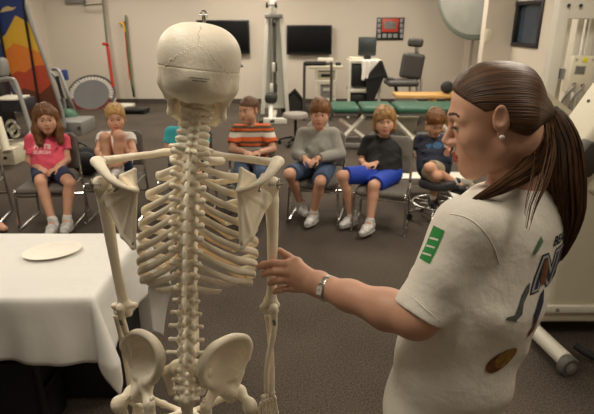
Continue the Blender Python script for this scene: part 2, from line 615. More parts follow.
# right wall with the window opening
wa = P(515, 45, 1); 
def on_right(px, py):
    u, v = (px - 297.0) / FPX, (207.0 - py) / FPX
    d = V3(u, CP + v * SP, -SP + v * CP)
    return V3(0, 0, CAM_H) + d * (RW / d[0])
w0, w1 = on_right(513, 44), on_right(544, 3)
wy0, wy1, wz0, wz1 = w1[1], w0[1], w0[2], on_right(530, 2.5)[2]
mb = MB()
mb.box((RW + .06, (RB + wy0) / 2, CZ / 2), (.06, (wy0 - RB) / 2, CZ / 2))
mb.box((RW + .06, (BW + wy1) / 2, CZ / 2), (.06, (BW - wy1) / 2, CZ / 2))
mb.box((RW + .06, (wy0 + wy1) / 2, wz0 / 2), (.06, (wy1 - wy0) / 2, wz0 / 2))
mb.box((RW + .06, (wy0 + wy1) / 2, (wz1 + CZ) / 2), (.06, (wy1 - wy0) / 2, (CZ - wz1) / 2))
struct('wall_right', mb, M_wall)
# observation window; the wall behind it is coloured as the pane's bluish reflection
yc, zc_ = (wy0 + wy1) / 2, (wz0 + wz1) / 2
hy, hz_ = (wy1 - wy0) / 2, (wz1 - wz0) / 2
win = thing('window_1', 'dark framed observation window in the right wall', 'window', (RW, yc, wz0)); win['kind'] = 'structure'
mb = MB()
fw = .06
for dy, dz, a, b in ((0, hz_, hy, fw / 2), (0, -hz_, hy, fw / 2), (hy, 0, fw / 2, hz_ + fw / 2), (-hy, 0, fw / 2, hz_ + fw / 2)):
    mb.box((RW + .02, yc + dy, zc_ + dz), (.05, a, b), bev=.006)
mb.build('window_frame', M_black, win)
MB().box((RW + .05, yc, zc_), (.003, hy, hz_)).build('window_pane', mat('tinted_glass', (60, 72, 84), .06, var=.3, scale=2.2, alpha=.75), win)
mb = MB(); mb.box((RW + .9, yc, zc_), (.02, 1.2, .8)); o = struct('window_reflection_wall', mb, mat('pane_reflection_blue', (130, 150, 170), .8, var=.35, scale=2))
o.name = 'reflection_wall'
# seam trim of the corner panel and baseboards
a = on_right(494, 40)
struct('trim_1', MB().box((RW - .006, a[1], CZ / 2), (.008, .015, CZ / 2)), mat('trim_grey', (128, 118, 108), .6))
struct('trim_2', MB().box((RW - .03, on_right(471, 60)[1], CZ / 2), (.03, .04, CZ / 2), bev=.01), M_wall)
px_ = P(484, 40, 8.95)[0]
struct('trim_4', MB().box(((px_ + RW) / 2, 9.05, CZ / 2), ((RW - px_) / 2, .10, CZ / 2)), M_wall)
struct('trim_3', MB().box((LW + .015, P(57, 60, 10.9)[1], CZ / 2), (.02, .03, CZ / 2), bev=.006), M_wall)
struct('baseboard_back', MB().box(((RW + LW) / 2, BW - .006, .05), ((RW - LW) / 2, .006, .05)), M_base)
struct('baseboard_left', MB().box((LW + .006, (BW + RB) / 2, .05), (.006, (BW - RB) / 2, .05)), M_base)
struct('baseboard_right', MB().box((RW - .006, (BW + RB) / 2, .05), (.006, (BW - RB) / 2, .05)), M_base)

# ---------------------------------------------------------------- wall mounted things
def tv(x0, y0, x1, y1, label):
    t = thing('television', label, 'television', P((x0 + x1) / 2, y1, BW - .13), 'televisions on the back wall')
    mb = MB(); pbox(mb, x0, y0, x1, y1, BW - .13, .05, .012); mb.build('housing', M_black, t)
    mb = MB(); pbox(mb, x0 + 1.3, y0 + 1.2, x1 - 1.3, y1 - 2.6, BW - .135, .01, .002); mb.build('screen', M_screen, t)
    mb = MB(); pbox(mb, x0 + 12, y0 + 8, x1 - 12, y1 - 8, BW - .082, .075, .004); mb.build('wall_bracket', M_black, t)
tv(197, 20, 249.5, 54, 'black flat television on the wall partly behind the skull')
tv(286.5, 25, 332, 54.5, 'black flat television on the wall right of the white pulley tower')

t = thing('picture', 'dark framed picture board with a red centre image on the back wall', 'picture', P(390, 40, BW - .02))
mb = MB(); pbox(mb, 376.5, 17.5, 404, 40, BW - .03, .03, .004); mb.build('frame', M_black, t)
mb = MB(); pbox(mb, 382, 18.5, 398.5, 32, BW - .036, .008, .001); mb.build('centre_image', mat('picture_red', (186, 62, 44), .5, var=.2, scale=6), t)
mb = MB()
c = P(390, 24.5, BW - .04); mb.sph(c, .12, (1.15, .05, .62), seg=24); c2 = P(390, 27.5, BW - .039); mb.sph(c2, .12, (1.05, .04, .3), seg=24)
mb.build('grey_oval', mat('picture_grey', (116, 112, 108), .5, var=.3, scale=14), t)
for k in range(4):
    for x in (377.5, 400):
        mb = MB(); pbox(mb, x, 18.5 + 5.2 * k, x + 3.2, 22.5 + 5.2 * k, BW - .035, .006, .001); mb.build('small_photo', mat('picture_pale', (140, 142, 140), .5, var=.25, scale=12), t)
for x in (382.5, 388, 393.5):
    mb = MB(); pbox(mb, x, 33.8, x + 4, 37.8, BW - .035, .006, .001); mb.build('small_photo', MATS['picture_pale'], t)

# round grey drum fixed to the right wall
t = thing('wall_drum', 'big round grey drum fixed high on the wall near the corner', 'drum', P(470, 30, 9.6))
cx = P(480, -12, 9.5); ax = unit(V3(-.75, -.66, 0)); ctr = cx
Rm = np.array([np.cross(V3(0, 0, 1), ax), V3(0, 0, 1), ax]).T
mdrum = mat('drum_plastic', (134, 134, 126), .5, var=.08, scale=4)
MB().lathe([(.80, -.16), (.86, -.14), (.86, .0), (.83, .02), (.78, .03)], ctr, Rm, 48).build('rim', mat('drum_rim', (104, 110, 100), .45), t)
MB().lathe([(.76, .0), (.77, .045), (.6, .07), (.3, .085), (.02, .09)], ctr, Rm, 48).build('face', mdrum, t)
MB().box((( ctr[0] + .16 + RW) / 2, ctr[1], ctr[2]), ((RW - ctr[0] - .16) / 2, .06, .05)).build('wall_bracket', M_greym, t)
o = MB().box(P(488.5, 36, 8.94), (.05, .012, .10), bev=.006).build('wall_control', M_beige); rebase(o); tag(o, 'small pale control box on the wall right of the round drum', 'box')

# red and grey pole by the back wall with bracket
t = thing('wall_pole', 'tall pole with red lower half in front of the back wall', 'pole', P(115, 104, 10.9) * V3(1, 1, 0))
pt, pm, pb_ = P(101.5, -14, 11.25), P(107, 43, 11.1), P(115.5, 104, 11.0)
MB().tube([pt, pm], .024).build('upper_tube', M_dgreen, t)
MB().tube([pm, pb_ * V3(1, 1, 0)], .034).build('lower_tube', M_red, t)
MB().tube([P(102.5, 4, 11.2), P(84, 5.5, 11.25), P(83.5, -5, 11.25)], .016).build('side_bracket', M_dgreen, t)
MB().tube([P(102.5, 44, 11.05), P(108, 44, 11.05)], .03).build('clamp', M_red, t)
# bands hanging on the wall
t = thing('band_rack', 'bundle of coloured exercise tubes hanging on the back wall', 'exercise bands', P(130, 99, 11.4))
hk = P(124.5, 22, 11.42)
MB().tube([hk + V3(0, .07, 0), hk, hk + V3(0, -.05, .02)], .018).build('hook', M_steel, t)
for name, c, xs, r in (('orange_band', (216, 92, 52), ((124.5, 22), (126.5, 45), (129, 70), (130, 80)), .022),
                       ('black_band', (26, 26, 28), ((125.5, 22), (127.5, 48), (130.5, 75), (134, 97)), .026),
                       ('green_band', (96, 112, 74), ((125.5, 15), (127, 35), (129.5, 60), (132.5, 88)), .02),
                       ('yellow_band', (206, 170, 60), ((119.5, 23), (123, 24), (125, 32)), .024)):
    MB().tube([P(x, y, 11.4 - .012 * i) for i, (x, y) in enumerate(xs)], r, smooth=6).build(name, mat(name, c, .55), t)
o = MB().box(P(75, -3, 11.44), (.2, .05, .12), bev=.01).build('wall_vent', M_greym); rebase(o); tag(o, 'grey vent box on the back wall over the mini trampoline', 'vent')

# mini trampoline leaning on the wall
t = thing('mini_trampoline', 'round mini trampoline leaning against the back wall', 'trampoline', P(91, 116, 10.7) * V3(1, 1, 0))
cc = P(91.5, 94.5, 10.85); nrm = unit(V3(.10, -.74, .66)); e1 = unit(np.cross(V3(0, 0, 1), nrm)); e2 = np.cross(nrm, e1)
Rm = np.array([e1, e2, nrm]).T; ra = .47
cir = lambda r, n=48, dz=0: [cc + r * (math.cos(q) * e1 + math.sin(q) * e2) + dz * nrm for q in np.linspace(0, 2 * math.pi, n, endpoint=False)]
MB().tube(cir(ra), .025, closed=True).build('frame_ring', mat('trampoline_rim', (66, 64, 62), .5), t)
MB().tube(cir(ra + .012, dz=-.045)[24:] , .022).build('lower_rim_cover', mat('rim_cover', (186, 184, 180), .6), t)
MB().lathe([(.001, -.03), (.2, -.022), (.365, 0), (.37, .006), (.2, -.014), (.001, -.022)], cc, Rm, 48, closed=False).build('jump_mat', mat('jump_mat', (92, 92, 92), .6, var=.05), t)
for i, q in enumerate(np.linspace(0, 2 * math.pi, 40, endpoint=False)):
    d = math.cos(q) * e1 + math.sin(q) * e2; w = np.cross(nrm, d)
    up_ = math.sin(q) > -.2
    MB().box(cc + .41 * d, (.014, .05, .012), np.array([w, d, nrm]).T, bev=.004).build('spring_band', mat('spring_pale', (204, 200, 192), .5) if up_ else mat('spring_red', (122, 44, 40), .5), t)
for q in (.6, 2.2, 3.9, 5.4):
    d = math.cos(q) * e1 + math.sin(q) * e2
    MB().cyl(cc + ra * d, cc + ra * d - .2 * nrm, .018).build('leg', M_greym, t)

# black steps on the carpet by the wall
t = thing('step_platform', 'low black step platform on the carpet by the back wall', 'step platform', P(135, 115, 10) * V3(1, 1, 0))
MB().box(P(136, 113, 10.2) * V3(1, 1, 0) + V3(0, 0, .07), (.24, .2, .03), bev=.02).build('deck', M_black, t)
for s in (-1, 1):
    MB().box(P(136, 113, 10.2) * V3(1, 1, 0) + V3(.19 * s, 0, .02), (.04, .18, .02), bev=.008).build('foot', M_rubber, t)
o = MB().box(P(127, 108, 10.6) * V3(1, 1, 0) + V3(-.06, 0, .06), (.2, .14, .06), bev=.02).build('white_box', M_whitem); rebase(o); tag(o, 'low white box against the wall behind the black step platform', 'box')

# climbing board with painted mountains (leaning panel in a grey frame)
t = thing('climbing_board', 'tall leaning board painted with orange mountains under a blue sky', 'board', P(45, 133, 8.3) * V3(1, 1, 0))
BO = PZ(64, 131, .12); up_ = unit(V3(-.205, .18, 1)); rt = unit(V3(1, -.35, 0)); rt = unit(rt - up_ * (rt @ up_)); nb = np.cross(rt, up_)
if nb[1] > 0: nb = -nb
def board_pt(px, py, off=0.0):
    u, v = (px - 297.0) / FPX, (207.0 - py) / FPX
    d = V3(u, CP + v * SP, -SP + v * CP); o = V3(0, 0, CAM_H)
    s = ((BO - o) @ nb) / (d @ nb)
    return o + d * s + nb * off
def panel(name, pts, col, off, th=.02):
    MB().prism([board_pt(x, y, off) for x, y in pts], -nb * th).build(name, mat(name, col, .55, var=.05, scale=6), t)
panel('sky_panel', [(-40, -40), (11, -40), (58, 110), (60, 130), (36, 130), (-10, 60), (-40, 60)], (44, 66, 128), 0, .05)
panel('yellow_peak', [(0, 40), (6, 34), (15.5, 15.5), (24, 20), (32, 23.5), (37.6, 40), (62, 118), (36, 129), (8, 70)], (226, 182, 58), .004, .006)
panel('orange_hill', [(5, 52), (14.5, 43), (29, 48), (42.5, 53.5), (62, 118), (36, 129), (14, 80)], (224, 130, 48), .008, .006)
panel('red_hill', [(10.5, 76), (18, 71), (26, 72.5), (34, 66), (47, 65), (62, 118), (36, 129), (16, 84)], (188, 76, 50), .012, .006)
panel('brown_hill', [(19.5, 91), (25, 88), (41, 93.5), (53, 83), (62.5, 108), (61, 130), (36, 130), (24, 102)], (106, 58, 42), .016, .006)
panel('cloud', [(0, 12.5), (3, 8), (8, 6), (12, 7.5), (16.5, 7), (13, 10), (6, 11.5)], (222, 196, 140), .004, .006)
for name, pts in (('left_strap', [(-1, 10), (2, 33), (8, 66), (12, 76)]), ('right_strap', [(24, -12), (27, 20), (32, 50), (40, 102)])):
    MB().tube([board_pt(x, y, .03) for x, y in pts], .02, seg=8).build(name, M_dark, t)
MB().tube([board_pt(x, y, .01) for x, y in ((11.5, -45), (31, 22), (46.5, 63), (63, 112), (65, 128))], .027, seg=10).build('right_rail', M_greym, t)
MB().tube([board_pt(x, y, .01) for x, y in ((0, 62), (6, 70), (34, 128))], .027, seg=10).build('left_rail', M_greym, t)
mb = MB(); pbox(mb, 46, 122, 82, 136, 8.05, .6, .03); mb.build('base_housing', M_greym, t)
MB().cyl(P(79, 128, 8.06), P(79, 128, 8.02), .025).build('base_socket', M_black, t)
# tube frame beside the board with cables
t = thing('tube_frame', 'grey bent tube frame standing right of the painted board', 'frame', P(70, 121, 8.9) * V3(1, 1, 0))
MB().tube([P(52, 69, 9.0), P(57, 69.5, 9.0), P(61, 75, 8.95), P(70, 100, 8.8), PZ(78, 122, .02)], .03, smooth=5).build('front_tube', M_greym, t)
MB().tube([P(50, 72, 9.3), P(56, 78, 9.3), P(63, 97, 9.3), P(66, 116, 9.3) * V3(1, 1, 0) + V3(0, 0, .02)], .028, smooth=5).build('rear_tube', M_greym, t)
MB().tube([P(57, 76, 9.15), P(61, 92, 9.15), P(63, 98, 9.15)], .03).build('black_pad', M_black, t)
MB().box(P(65, 75, 10.2), (.05, .05, .1), bev=.02).build('blue_pad', M_blue, t)
o = MB().sph(P(67, 105, 8.6) * V3(1, 1, 0) + V3(0, 0, .17), .17, (1, .9, 1), seg=20).build('green_ball', mat('green_rubber', (52, 92, 66), .55)); rebase(o); tag(o, 'small dark green ball on the floor by the bent tube frame', 'ball')
t = thing('step_stool', 'low dark blue stool on the floor under the tube frame', 'stool', P(57, 116, 8.95) * V3(1, 1, 0))
MB().box(t.location + Vector((0, 0, .24)), (.16, .14, .025), bev=.012).build('top', mat('navy_plastic', (34, 40, 66), .5), t)
for sx in (-1, 1):
    for sy in (-1, 1): MB().tube([np.array(t.location) + V3(.12 * sx, .1 * sy, .23), np.array(t.location) + V3(.15 * sx, .13 * sy, 0)], .015).build('leg', M_black, t)

# grey machine with hand rails at the left edge
t = thing('exercise_machine', 'dark exercise machine with metal hand rail behind the girl in pink', 'exercise machine', PZ(14, 150, 0))
MB().tube([P(-12, 84, 6.9), P(0, 80, 6.9), P(11, 79, 6.9), P(16, 84, 6.9), P(24, 108, 6.8), P(31, 132, 6.7)], .03, smooth=5).build('hand_rail', M_greym, t)
mb = MB(); pbox(mb, -16, 58, 3, 77, 7.3, .2, .05); mb.build('hood', M_greym, t)
mb = MB(); pbox(mb, -12, 78, 6, 150, 7.35, .25, .02); mb.build('column', M_black, t)
mb = MB(); pbox(mb, 1, 100, 21, 112, 6.9, .4, .012); mb.build('control_box', mat('dark_blue_box', (34, 36, 46), .5), t)
MB().box(P(11, 100, 7.05) + V3(0, .02, .03), (.16, .2, .012), bev=.005).build('white_lid', M_whitem, t)
MB().box(PZ(12, 141, .07) + V3(0, .25, 0), (.34, .45, .06), bev=.02).build('deck', M_black, t)
for k, (x, y) in enumerate(((11, 126), (15, 131))):
    MB().tube([P(x + 4.2 * math.cos(q), y + 5.5 * math.sin(q), 6.6) for q in np.linspace(0, 6.28, 20, endpoint=False)], .02, closed=True, seg=8).build('flywheel_ring', M_steel, t)
MB().tube([P(8, 143, 6.4), P(26, 139, 6.4), P(30, 132, 6.6)], .025).build('side_rail', M_steel, t)
t = thing('weight_machine', 'beige steel machine foot at the left edge of the room', 'exercise machine', PZ(6, 166, 0))
bb = PZ(4, 166, 0)
MB().box(bb + V3(-.2, .3, .11), (.34, .28, .11), bev=.02).build('base_box', M_beige, t)
MB().cyl(bb + V3(.03, .02, .1), bb + V3(.03, .0, .1), .02).build('base_socket', M_black, t)
MB().tube([P(-3, 118, 6.2), P(3, 138, 6.1), P(7, 152, 6.0)], .05, seg=12).build('upright', M_beige, t)

# black bag on the carpet behind the first chairs
vq = blob([(ell(PZ(83, 163, .17) + V3(0, .1, 0), (.17, .13, .17)), .05), (ell(PZ(82, 163, .27) + V3(0, .1, 0), (.12, .1, .1)), .06)], .012)
t = thing('backpack', 'black backpack slumped on the carpet right of the girl in pink', 'backpack', PZ(83, 163, 0))
putblob('bag', vq, M_dark, t)
MB().tube([PZ(76, 150, .3), PZ(79, 143, .36), PZ(87, 147, .33), PZ(90, 158, .12)], .012, smooth=5).build('strap', M_black, t)

# ---------------------------------------------------------------- pulley tower
t = thing('pulley_tower', 'tall white pulley weight tower with a black seat against the back wall', 'exercise machine', PZ(274, 124, 0))
mw = mat('tower_enamel', (222, 220, 208), .35, var=.02)
mb = MB()
for xt, xb in ((267, 262.5), (281.5, 287.5)):
    A, B = P(xt, 15, 9.9), PZ(xb, 116, 0) * V3(1, 0, 0) + V3(0, 9.9, .03)
    MB().tube([A, B], .05, seg=4, up=V3(1, 1, 0)).build('side_post', mw, t)
MB().prism([P(268, 17, 9.98), P(281, 17, 9.98), P(286.5, 108, 9.98), P(263.5, 108, 9.98)], V3(0, .02, 0)).build('back_panel', mat('tower_panel', (196, 196, 186), .5, var=.04), t)
MB().tube([P(271.5, 16, 9.85), P(271, 100, 9.8)], .022).build('guide_rail', M_steel, t)
MB().tube([P(274.5, 16, 9.85), P(275, 100, 9.8)], .03).build('weight_rail', mat('dark_steel', (88, 86, 82), .4, .6), t)
mb = MB(); pbox(mb, 264.5, 14, 282.5, 18, 9.8, .2, .02); mb.build('top_bracket', M_greym, t)
mb = MB(); pbox(mb, 270, -14, 276, 14, 9.85, .12, .02); mb.build('mast', mw, t)
for x, y in ((267, 5), (276, 5), (274, 23)):
    c = P(x, y, 9.78); MB().lathe([(.02, -.02), (.055, -.02), (.045, 0), (.055, .02), (.02, .02)], c, np.array(Matrix.Rotation(1.57, 3, 'Y')), 20).build('pulley', M_black, t)
MB().tube([P(267, 5, 9.78), P(276, 5, 9.78)], .018).build('pulley_axle', M_steel, t)
for y0 in (63, 84):
    mb = MB(); pbox(mb, 272 - (2 if y0 > 70 else 0), y0, 275 - (2 if y0 > 70 else 0), y0 + 9, 9.6, .12, .01); mb.build('white_carriage', mw, t)
    for dy in (1, 4, 7): MB().cyl(P(275.5, y0 + dy, 9.6), P(277.2, y0 + dy, 9.6), .025).build('carriage_knob', M_black, t)
mb = MB(); pbox(mb, 264.5, 94, 277, 104, 9.2, .3, .06); mb.build('seat_pad', mat('black_vinyl', (48, 47, 46), .45), t)
MB().tube([P(271, 104, 9.3), PZ(271, 121, .05)], .045, seg=12).build('seat_post', mw, t)
f0 = PZ(274, 124, 0)
MB().box(f0 + V3(.02, .05, .05), (.21, .05, .05), bev=.012).build('front_foot', mw, t)
MB().box(f0 + V3(-.03, .5, .05), (.05, .5, .04), bev=.012).build('floor_beam', mw, t)
MB().tube([P(240, 127, 9.0), P(234, 131, 8.95)], .06, seg=14).build('foot_roller', mat('pale_roller', (206, 204, 198), .6), t)
MB().tube([P(240, 127, 9.0), f0 + V3(-.2, .05, .05)], .03).build('roller_arm', M_black, t)

# dark angular box
t = thing('loudspeaker', 'black wedge loudspeaker lying on the floor between tower and cart', 'loudspeaker', PZ(295, 112, 0))
q = PZ(294, 113, 0) + V3(0, .1, 0)
MB().prism([q + V3(-.26, 0, .0), q + V3(.2, 0, 0), q + V3(.2, 0, .22), q + V3(.02, 0, .44), q + V3(-.26, 0, .2)], V3(0, .3, 0)).build('cabinet', M_dark, t)
MB().prism([q + V3(-.22, -.012, .04), q + V3(.15, -.012, .04), q + V3(.15, -.012, .19), q + V3(.0, -.012, .36), q + V3(-.22, -.012, .19)], V3(0, .012, 0)).build('grille', mat('grille', (52, 50, 48), .6), t)

# cart with layered electronics and a black tubular walker in front
t = thing('equipment_cart', 'white cart stacked with measuring boxes under the right television', 'cart', PZ(325, 112, 0))
for x0, y0, x1, y1, Y, d, nm, m_ in ((318, 58.5, 333.5, 61.5, 9.9, .25, 'top_box', M_whitem), (309, 66, 343, 69, 9.7, .45, 'top_shelf', M_beige), (316, 72, 336, 80, 9.75, .35, 'printer', M_beige),
                                    (315, 80.5, 337, 82.5, 9.7, .4, 'middle_shelf', M_whitem), (321, 86, 332, 98, 9.8, .3, 'meter_box', M_greym), (317, 99, 336, 101, 9.7, .4, 'lower_shelf', M_whitem)):
    mb = MB(); pbox(mb, x0, y0, x1, y1, Y, d, .008); mb.build(nm, m_, t)
mb = MB(); pbox(mb, 321, 74, 331, 77, 9.73, .02, .003); mb.build('printer_slot', M_black, t)
mb = MB(); pbox(mb, 323, 88, 330, 91, 9.78, .02, .003); mb.build('meter_display', M_whitem, t)
mb = MB(); pbox(mb, 336, 63, 341, 66, 9.8, .2, .01); mb.build('dark_handset', M_black, t)
for x in (317, 336):
    for Y in (9.72, 10.05): MB().tube([P(x, 67, Y), P(x, 67, Y) * V3(1, 1, 0) + V3(0, 0, .03)], .018).build('post', M_whitem, t)
t = thing('walker_frame', 'dark tubular frame standing in front of the white equipment cart', 'frame', PZ(318, 116, 0))
A, B = P(304.5, 64, 9.35), P(331.5, 64, 9.35)
MB().tube([A * V3(1, 1, 0), A + V3(0, 0, -.05), A + V3(.05, 0, 0), B - V3(.05, 0, .0), B + V3(0, 0, -.05), B * V3(1, 1, 0)], .026, smooth=4).build('front_tube', mat('grey_tube', (86, 84, 80), .4, .4), t)
MB().tube([A * V3(1, 1, 0) + V3(0, 0, .25), B * V3(1, 1, 0) + V3(0, 0, .25)], .018).build('cross_tube', MATS['grey_tube'], t)
MB().tube([P(306, 63.5, 9.33), P(326, 63.5, 9.33)], .04).build('grip_pad', M_black, t)

# white monitor cart
t = thing('monitor_cart', 'white open cart with dark equipment left of the black exam chair', 'cart', PZ(365, 118, 0))
for x in (350, 381):
    for Y in (9.5, 9.95): MB().tube([P(x, 61, Y), P(x, 61, Y) * V3(1, 1, 0) + V3(0, 0, .02)], .035, seg=4, up=V3(1, 1, 0)).build('post', M_whitem, t)
for y0 in (60, 89.5):
    mb = MB(); pbox(mb, 349, y0, 382, y0 + 3, 9.48, .5, .01); mb.build('shelf', M_whitem, t)
MB().box(P(360, 75, 9.75), (.17, .2, .2), bev=.02).build('dark_unit', M_black, t)
MB().box(P(358, 100, 9.75), (.17, .2, .13), bev=.02).build('dark_unit', M_black, t)
o = thing('desk_monitor', 'dark computer monitor standing on the white cart', 'monitor', P(367, 59.5, 9.7))
mb = MB(); pbox(mb, 358.5, 37, 376.5, 56, 9.65, .07, .02); mb.build('housing', mat('monitor_grey', (50, 54, 54), .5), o)
mb = MB(); pbox(mb, 360, 38.5, 375, 53, 9.645, .01, .002); mb.build('screen', mat('dark_screen', (48, 56, 56), .3), o)
mb = MB(); pbox(mb, 364, 56, 371, 60, 9.68, .06, .01); mb.build('stand', M_black, o)
mb = MB(); pbox(mb, 350, 57.5, 363, 61.5, 9.55, .35, .02); o = mb.build('paper_tray', M_beige); rebase(o); tag(o, 'beige tray box on top of the white monitor cart', 'box')
# towel and black jacket hung on it
cl = [(tri(P(362, 61, 9.42), P(374, 61, 9.42), P(364, 80, 9.42), .014), .02), (tri(P(374, 61, 9.42), P(366, 76, 9.42), P(378, 62, 9.42), .016), .02), (cone(P(364, 62, 9.41), P(363, 79, 9.4), .02, .03), .02), (cone(P(369, 62, 9.41), P(367, 78, 9.4), .02, .028), .02)]
o = putblob('towel', blob(cl, .01), M_white); rebase(o); tag(o, 'white towel hanging over the front of the monitor cart', 'towel')
cl = [(tri(P(379, 63, 9.40), P(366, 79, 9.40), P(383, 76, 9.40), .02), .03), (tri(P(366, 79, 9.4), P(384, 75, 9.4), P(369, 110, 9.4), .018), .03), (cone(P(381, 62, 9.4), P(387, 79, 9.4), .03, .03), .04)]
o = putblob('jacket', blob(cl, .012), M_dark); rebase(o); tag(o, 'black jacket draped over the right side of the monitor cart', 'jacket')

# exam chair
t = thing('exam_chair', 'grey padded exam chair with a headrest under the picture board', 'chair', P(403, 112, 9.3) * V3(1, 1, 0))
mpad = mat('exam_pad', (66, 64, 62), .5, var=.06)
def hull(pts, r, h=.012, k=.04): return blob([(cone(a, b, ra, rb, V3(0, 1, 0), .5), k) for (a, b, ra, rb) in pts], h)
putblob('backrest', blob([(rbox(P(412, 66, 9.3), (.2, .07, .22), np.array(Matrix.Rotation(.12, 3, 'Y')), .06), .03)], .012), mpad, t)
putblob('headrest', blob([(rbox(P(415.5, 42.5, 9.35), (.135, .06, .075), np.array(Matrix.Rotation(.08, 3, 'Y')), .05), 0)], .01), mpad, t)
putblob('seat', blob([(rbox(P(401, 82.5, 9.15), (.27, .26, .05), None, .045), 0)], .012), mpad, t)
MB().box(P(417, 48, 9.42), (.04, .02, .12), bev=.01).build('headrest_post', M_steel, t)
for x in (410, 417, 421): MB().tube([P(x, 78, 9.45), P(x, 98, 9.4)], .025).build('lift_arm', M_steel, t)
MB().tube([P(395, 84, 9.0), P(398, 98, 9.05)], .03).build('leg_rest_arm', M_black, t)
MB().box(P(407, 100, 9.3) * V3(1, 1, 0) + V3(0, 0, .2), (.18, .25, .2), bev=.03).build('base', M_greym, t)
MB().tube([P(387, 79, 9.1), P(394, 80, 9.1)], .035).build('arm_pad', M_black, t)

# green treatment tables
t = thing('treatment_table', 'long green padded treatment table behind the seated boys', 'treatment table', V3(1.45, 7.3, 0))
zt = .6
for x0, x1 in ((.49, .87), (.90, 1.36), (1.39, 2.5)):
    putblob('pad', blob([(rbox(V3((x0 + x1) / 2, 7.3, zt - .035), ((x1 - x0) / 2, .3, .045), None, .04), 0)], .011), M_green, t)
for x0, x1 in ((.5, .86), (.91, 1.35), (1.4, 2.48)):
    MB().box((.5 * (x0 + x1), 7.3, zt - .1), ((x1 - x0) / 2 - .02, .26, .02), bev=.005).build('support_plate', M_greym, t)
for a, b in (((.95, 7.1, .48), (.6, 7.1, .1)), ((1.3, 7.1, .48), (1.7, 7.1, .1)), ((1.5, 7.5, .48), (1.1, 7.5, .1)), ((1.9, 7.1, .48), (2.3, 7.1, .1)), ((.6, 7.12, .42), (.95, 7.12, .16))):
    MB().tube([V3(*a), V3(*b)], .035, seg=4, up=V3(0, 1, .01)).build('lift_arm', M_whitem, t)
for y in (7.08, 7.52):
    MB().box((1.45, y, .06), (.98, .03, .03), bev=.006).build('base_rail', M_greym, t)
for x in (.5, 2.4): MB().box((x, 7.3, .06), (.03, .25, .05), bev=.006).build('base_foot', M_greym, t)
MB().box((1.25, 7.2, .32), (.14, .12, .1), bev=.02).build('motor_box', mat('motor_grey', (62, 60, 58), .5), t)
o = MB().box(V3(.46, 6.95, .1), (.14, .12, .1), bev=.02).build('red_crate', M_red); rebase(o); tag(o, 'red box on the floor under the left end of the green table', 'box')
t = thing('white_console', 'white boxy console on the floor right of the boy in black', 'console', PZ(405, 140, 0))
q = PZ(404, 140, 0)
MB().box(q + V3(.02, .25, .16), (.17, .2, .16), bev=.02).build('body', M_whitem, t)
MB().box(q + V3(.02, .22, .34), (.19, .2, .02), bev=.01).build('lid', M_beige, t)
t = thing('wooden_bench', 'light wooden plank bench behind the green treatment table', 'bench', V3(2.1, 8.0, 0))
x0, x1 = P(396, 96, 7.9)[0], P(460, 96, 7.9)[0]; zb = P(420, 95, 7.9)[2]
MB().box(((x0 + x1) / 2, 8.05, zb - .02), ((x1 - x0) / 2, .2, .025), bev=.006).build('plank', M_wood, t)
for x in (x0 + .6, x1 - .1): MB().box((x, 8.05, (zb - .045) / 2), (.03, .16, (zb - .045) / 2), bev=.005).build('leg', M_wood, t)
o = MB().sph(P(446, 98, 7.95) + V3(0, 0, .03), .1, (1, 1, .95), seg=18).build('black_ball', M_rubber); o.location.z += 0; rebase(o); tag(o, 'black ball on the right end of the wooden bench', 'ball')
o.location = Vector((P(446, 98, 8.02)[0], 8.02, zb + .006))

# swivel stool behind boys
def swivel_stool(base, R, seat_z, seat_r, ring, label, mpad_, rz=0.3):
    t = thing('swivel_stool', label, 'stool', base, 'round swivel stools')
    b = np.array(base)
    MB().lathe([(seat_r * .6, seat_z - .075), (seat_r, seat_z - .06), (seat_r * 1.02, seat_z - .03), (seat_r * .93, seat_z), (seat_r * .4, seat_z + .002)], b, None, 32).build('seat', mpad_, t)
    MB().cyl(b + V3(0, 0, .09), b + V3(0, 0, seat_z - .06), .022).build('column', M_black, t)
    for i in range(5):
        q = rz + i * 2 * math.pi / 5; d = V3(math.cos(q), math.sin(q), 0)
        MB().tube([b + V3(0, 0, .12), b + d * R * .6 + V3(0, 0, .1), b + d * R + V3(0, 0, .075)], [.022, .018, .014]).build('leg', M_black if not ring else M_chrome, t)
        w = V3(-d[1], d[0], 0)
        MB().cyl(b + d * R + V3(0, 0, .03) - w * .022, b + d * R + V3(0, 0, .03) + w * .022, .03).cyl(b + d * R + V3(0, 0, .03), b + d * R + V3(0, 0, .085), .01).build('caster', M_black, t)
    if ring:
        MB().tube([b + V3(ring * math.cos(q), ring * math.sin(q), .16) for q in np.linspace(0, 6.283, 40, endpoint=False)], .011, closed=True).build('foot_ring', M_chrome, t)
        for i in range(3):
            q = .4 + i * 2.094; MB().tube([b + V3(0, 0, .16), b + V3(ring * math.cos(q), ring * math.sin(q), .16)], .007).build('ring_spoke', M_chrome, t)
    return t
sb = PZ(295.5, 146, 0)
swivel_stool(sb + V3(0, .1, 0), .24, P(296, 113, sb[1] + .1)[2], .185, 0, 'empty grey swivel stool on casters behind the boy in the hoodie', mat('stool_pad', (146, 140, 130), .6), .5)

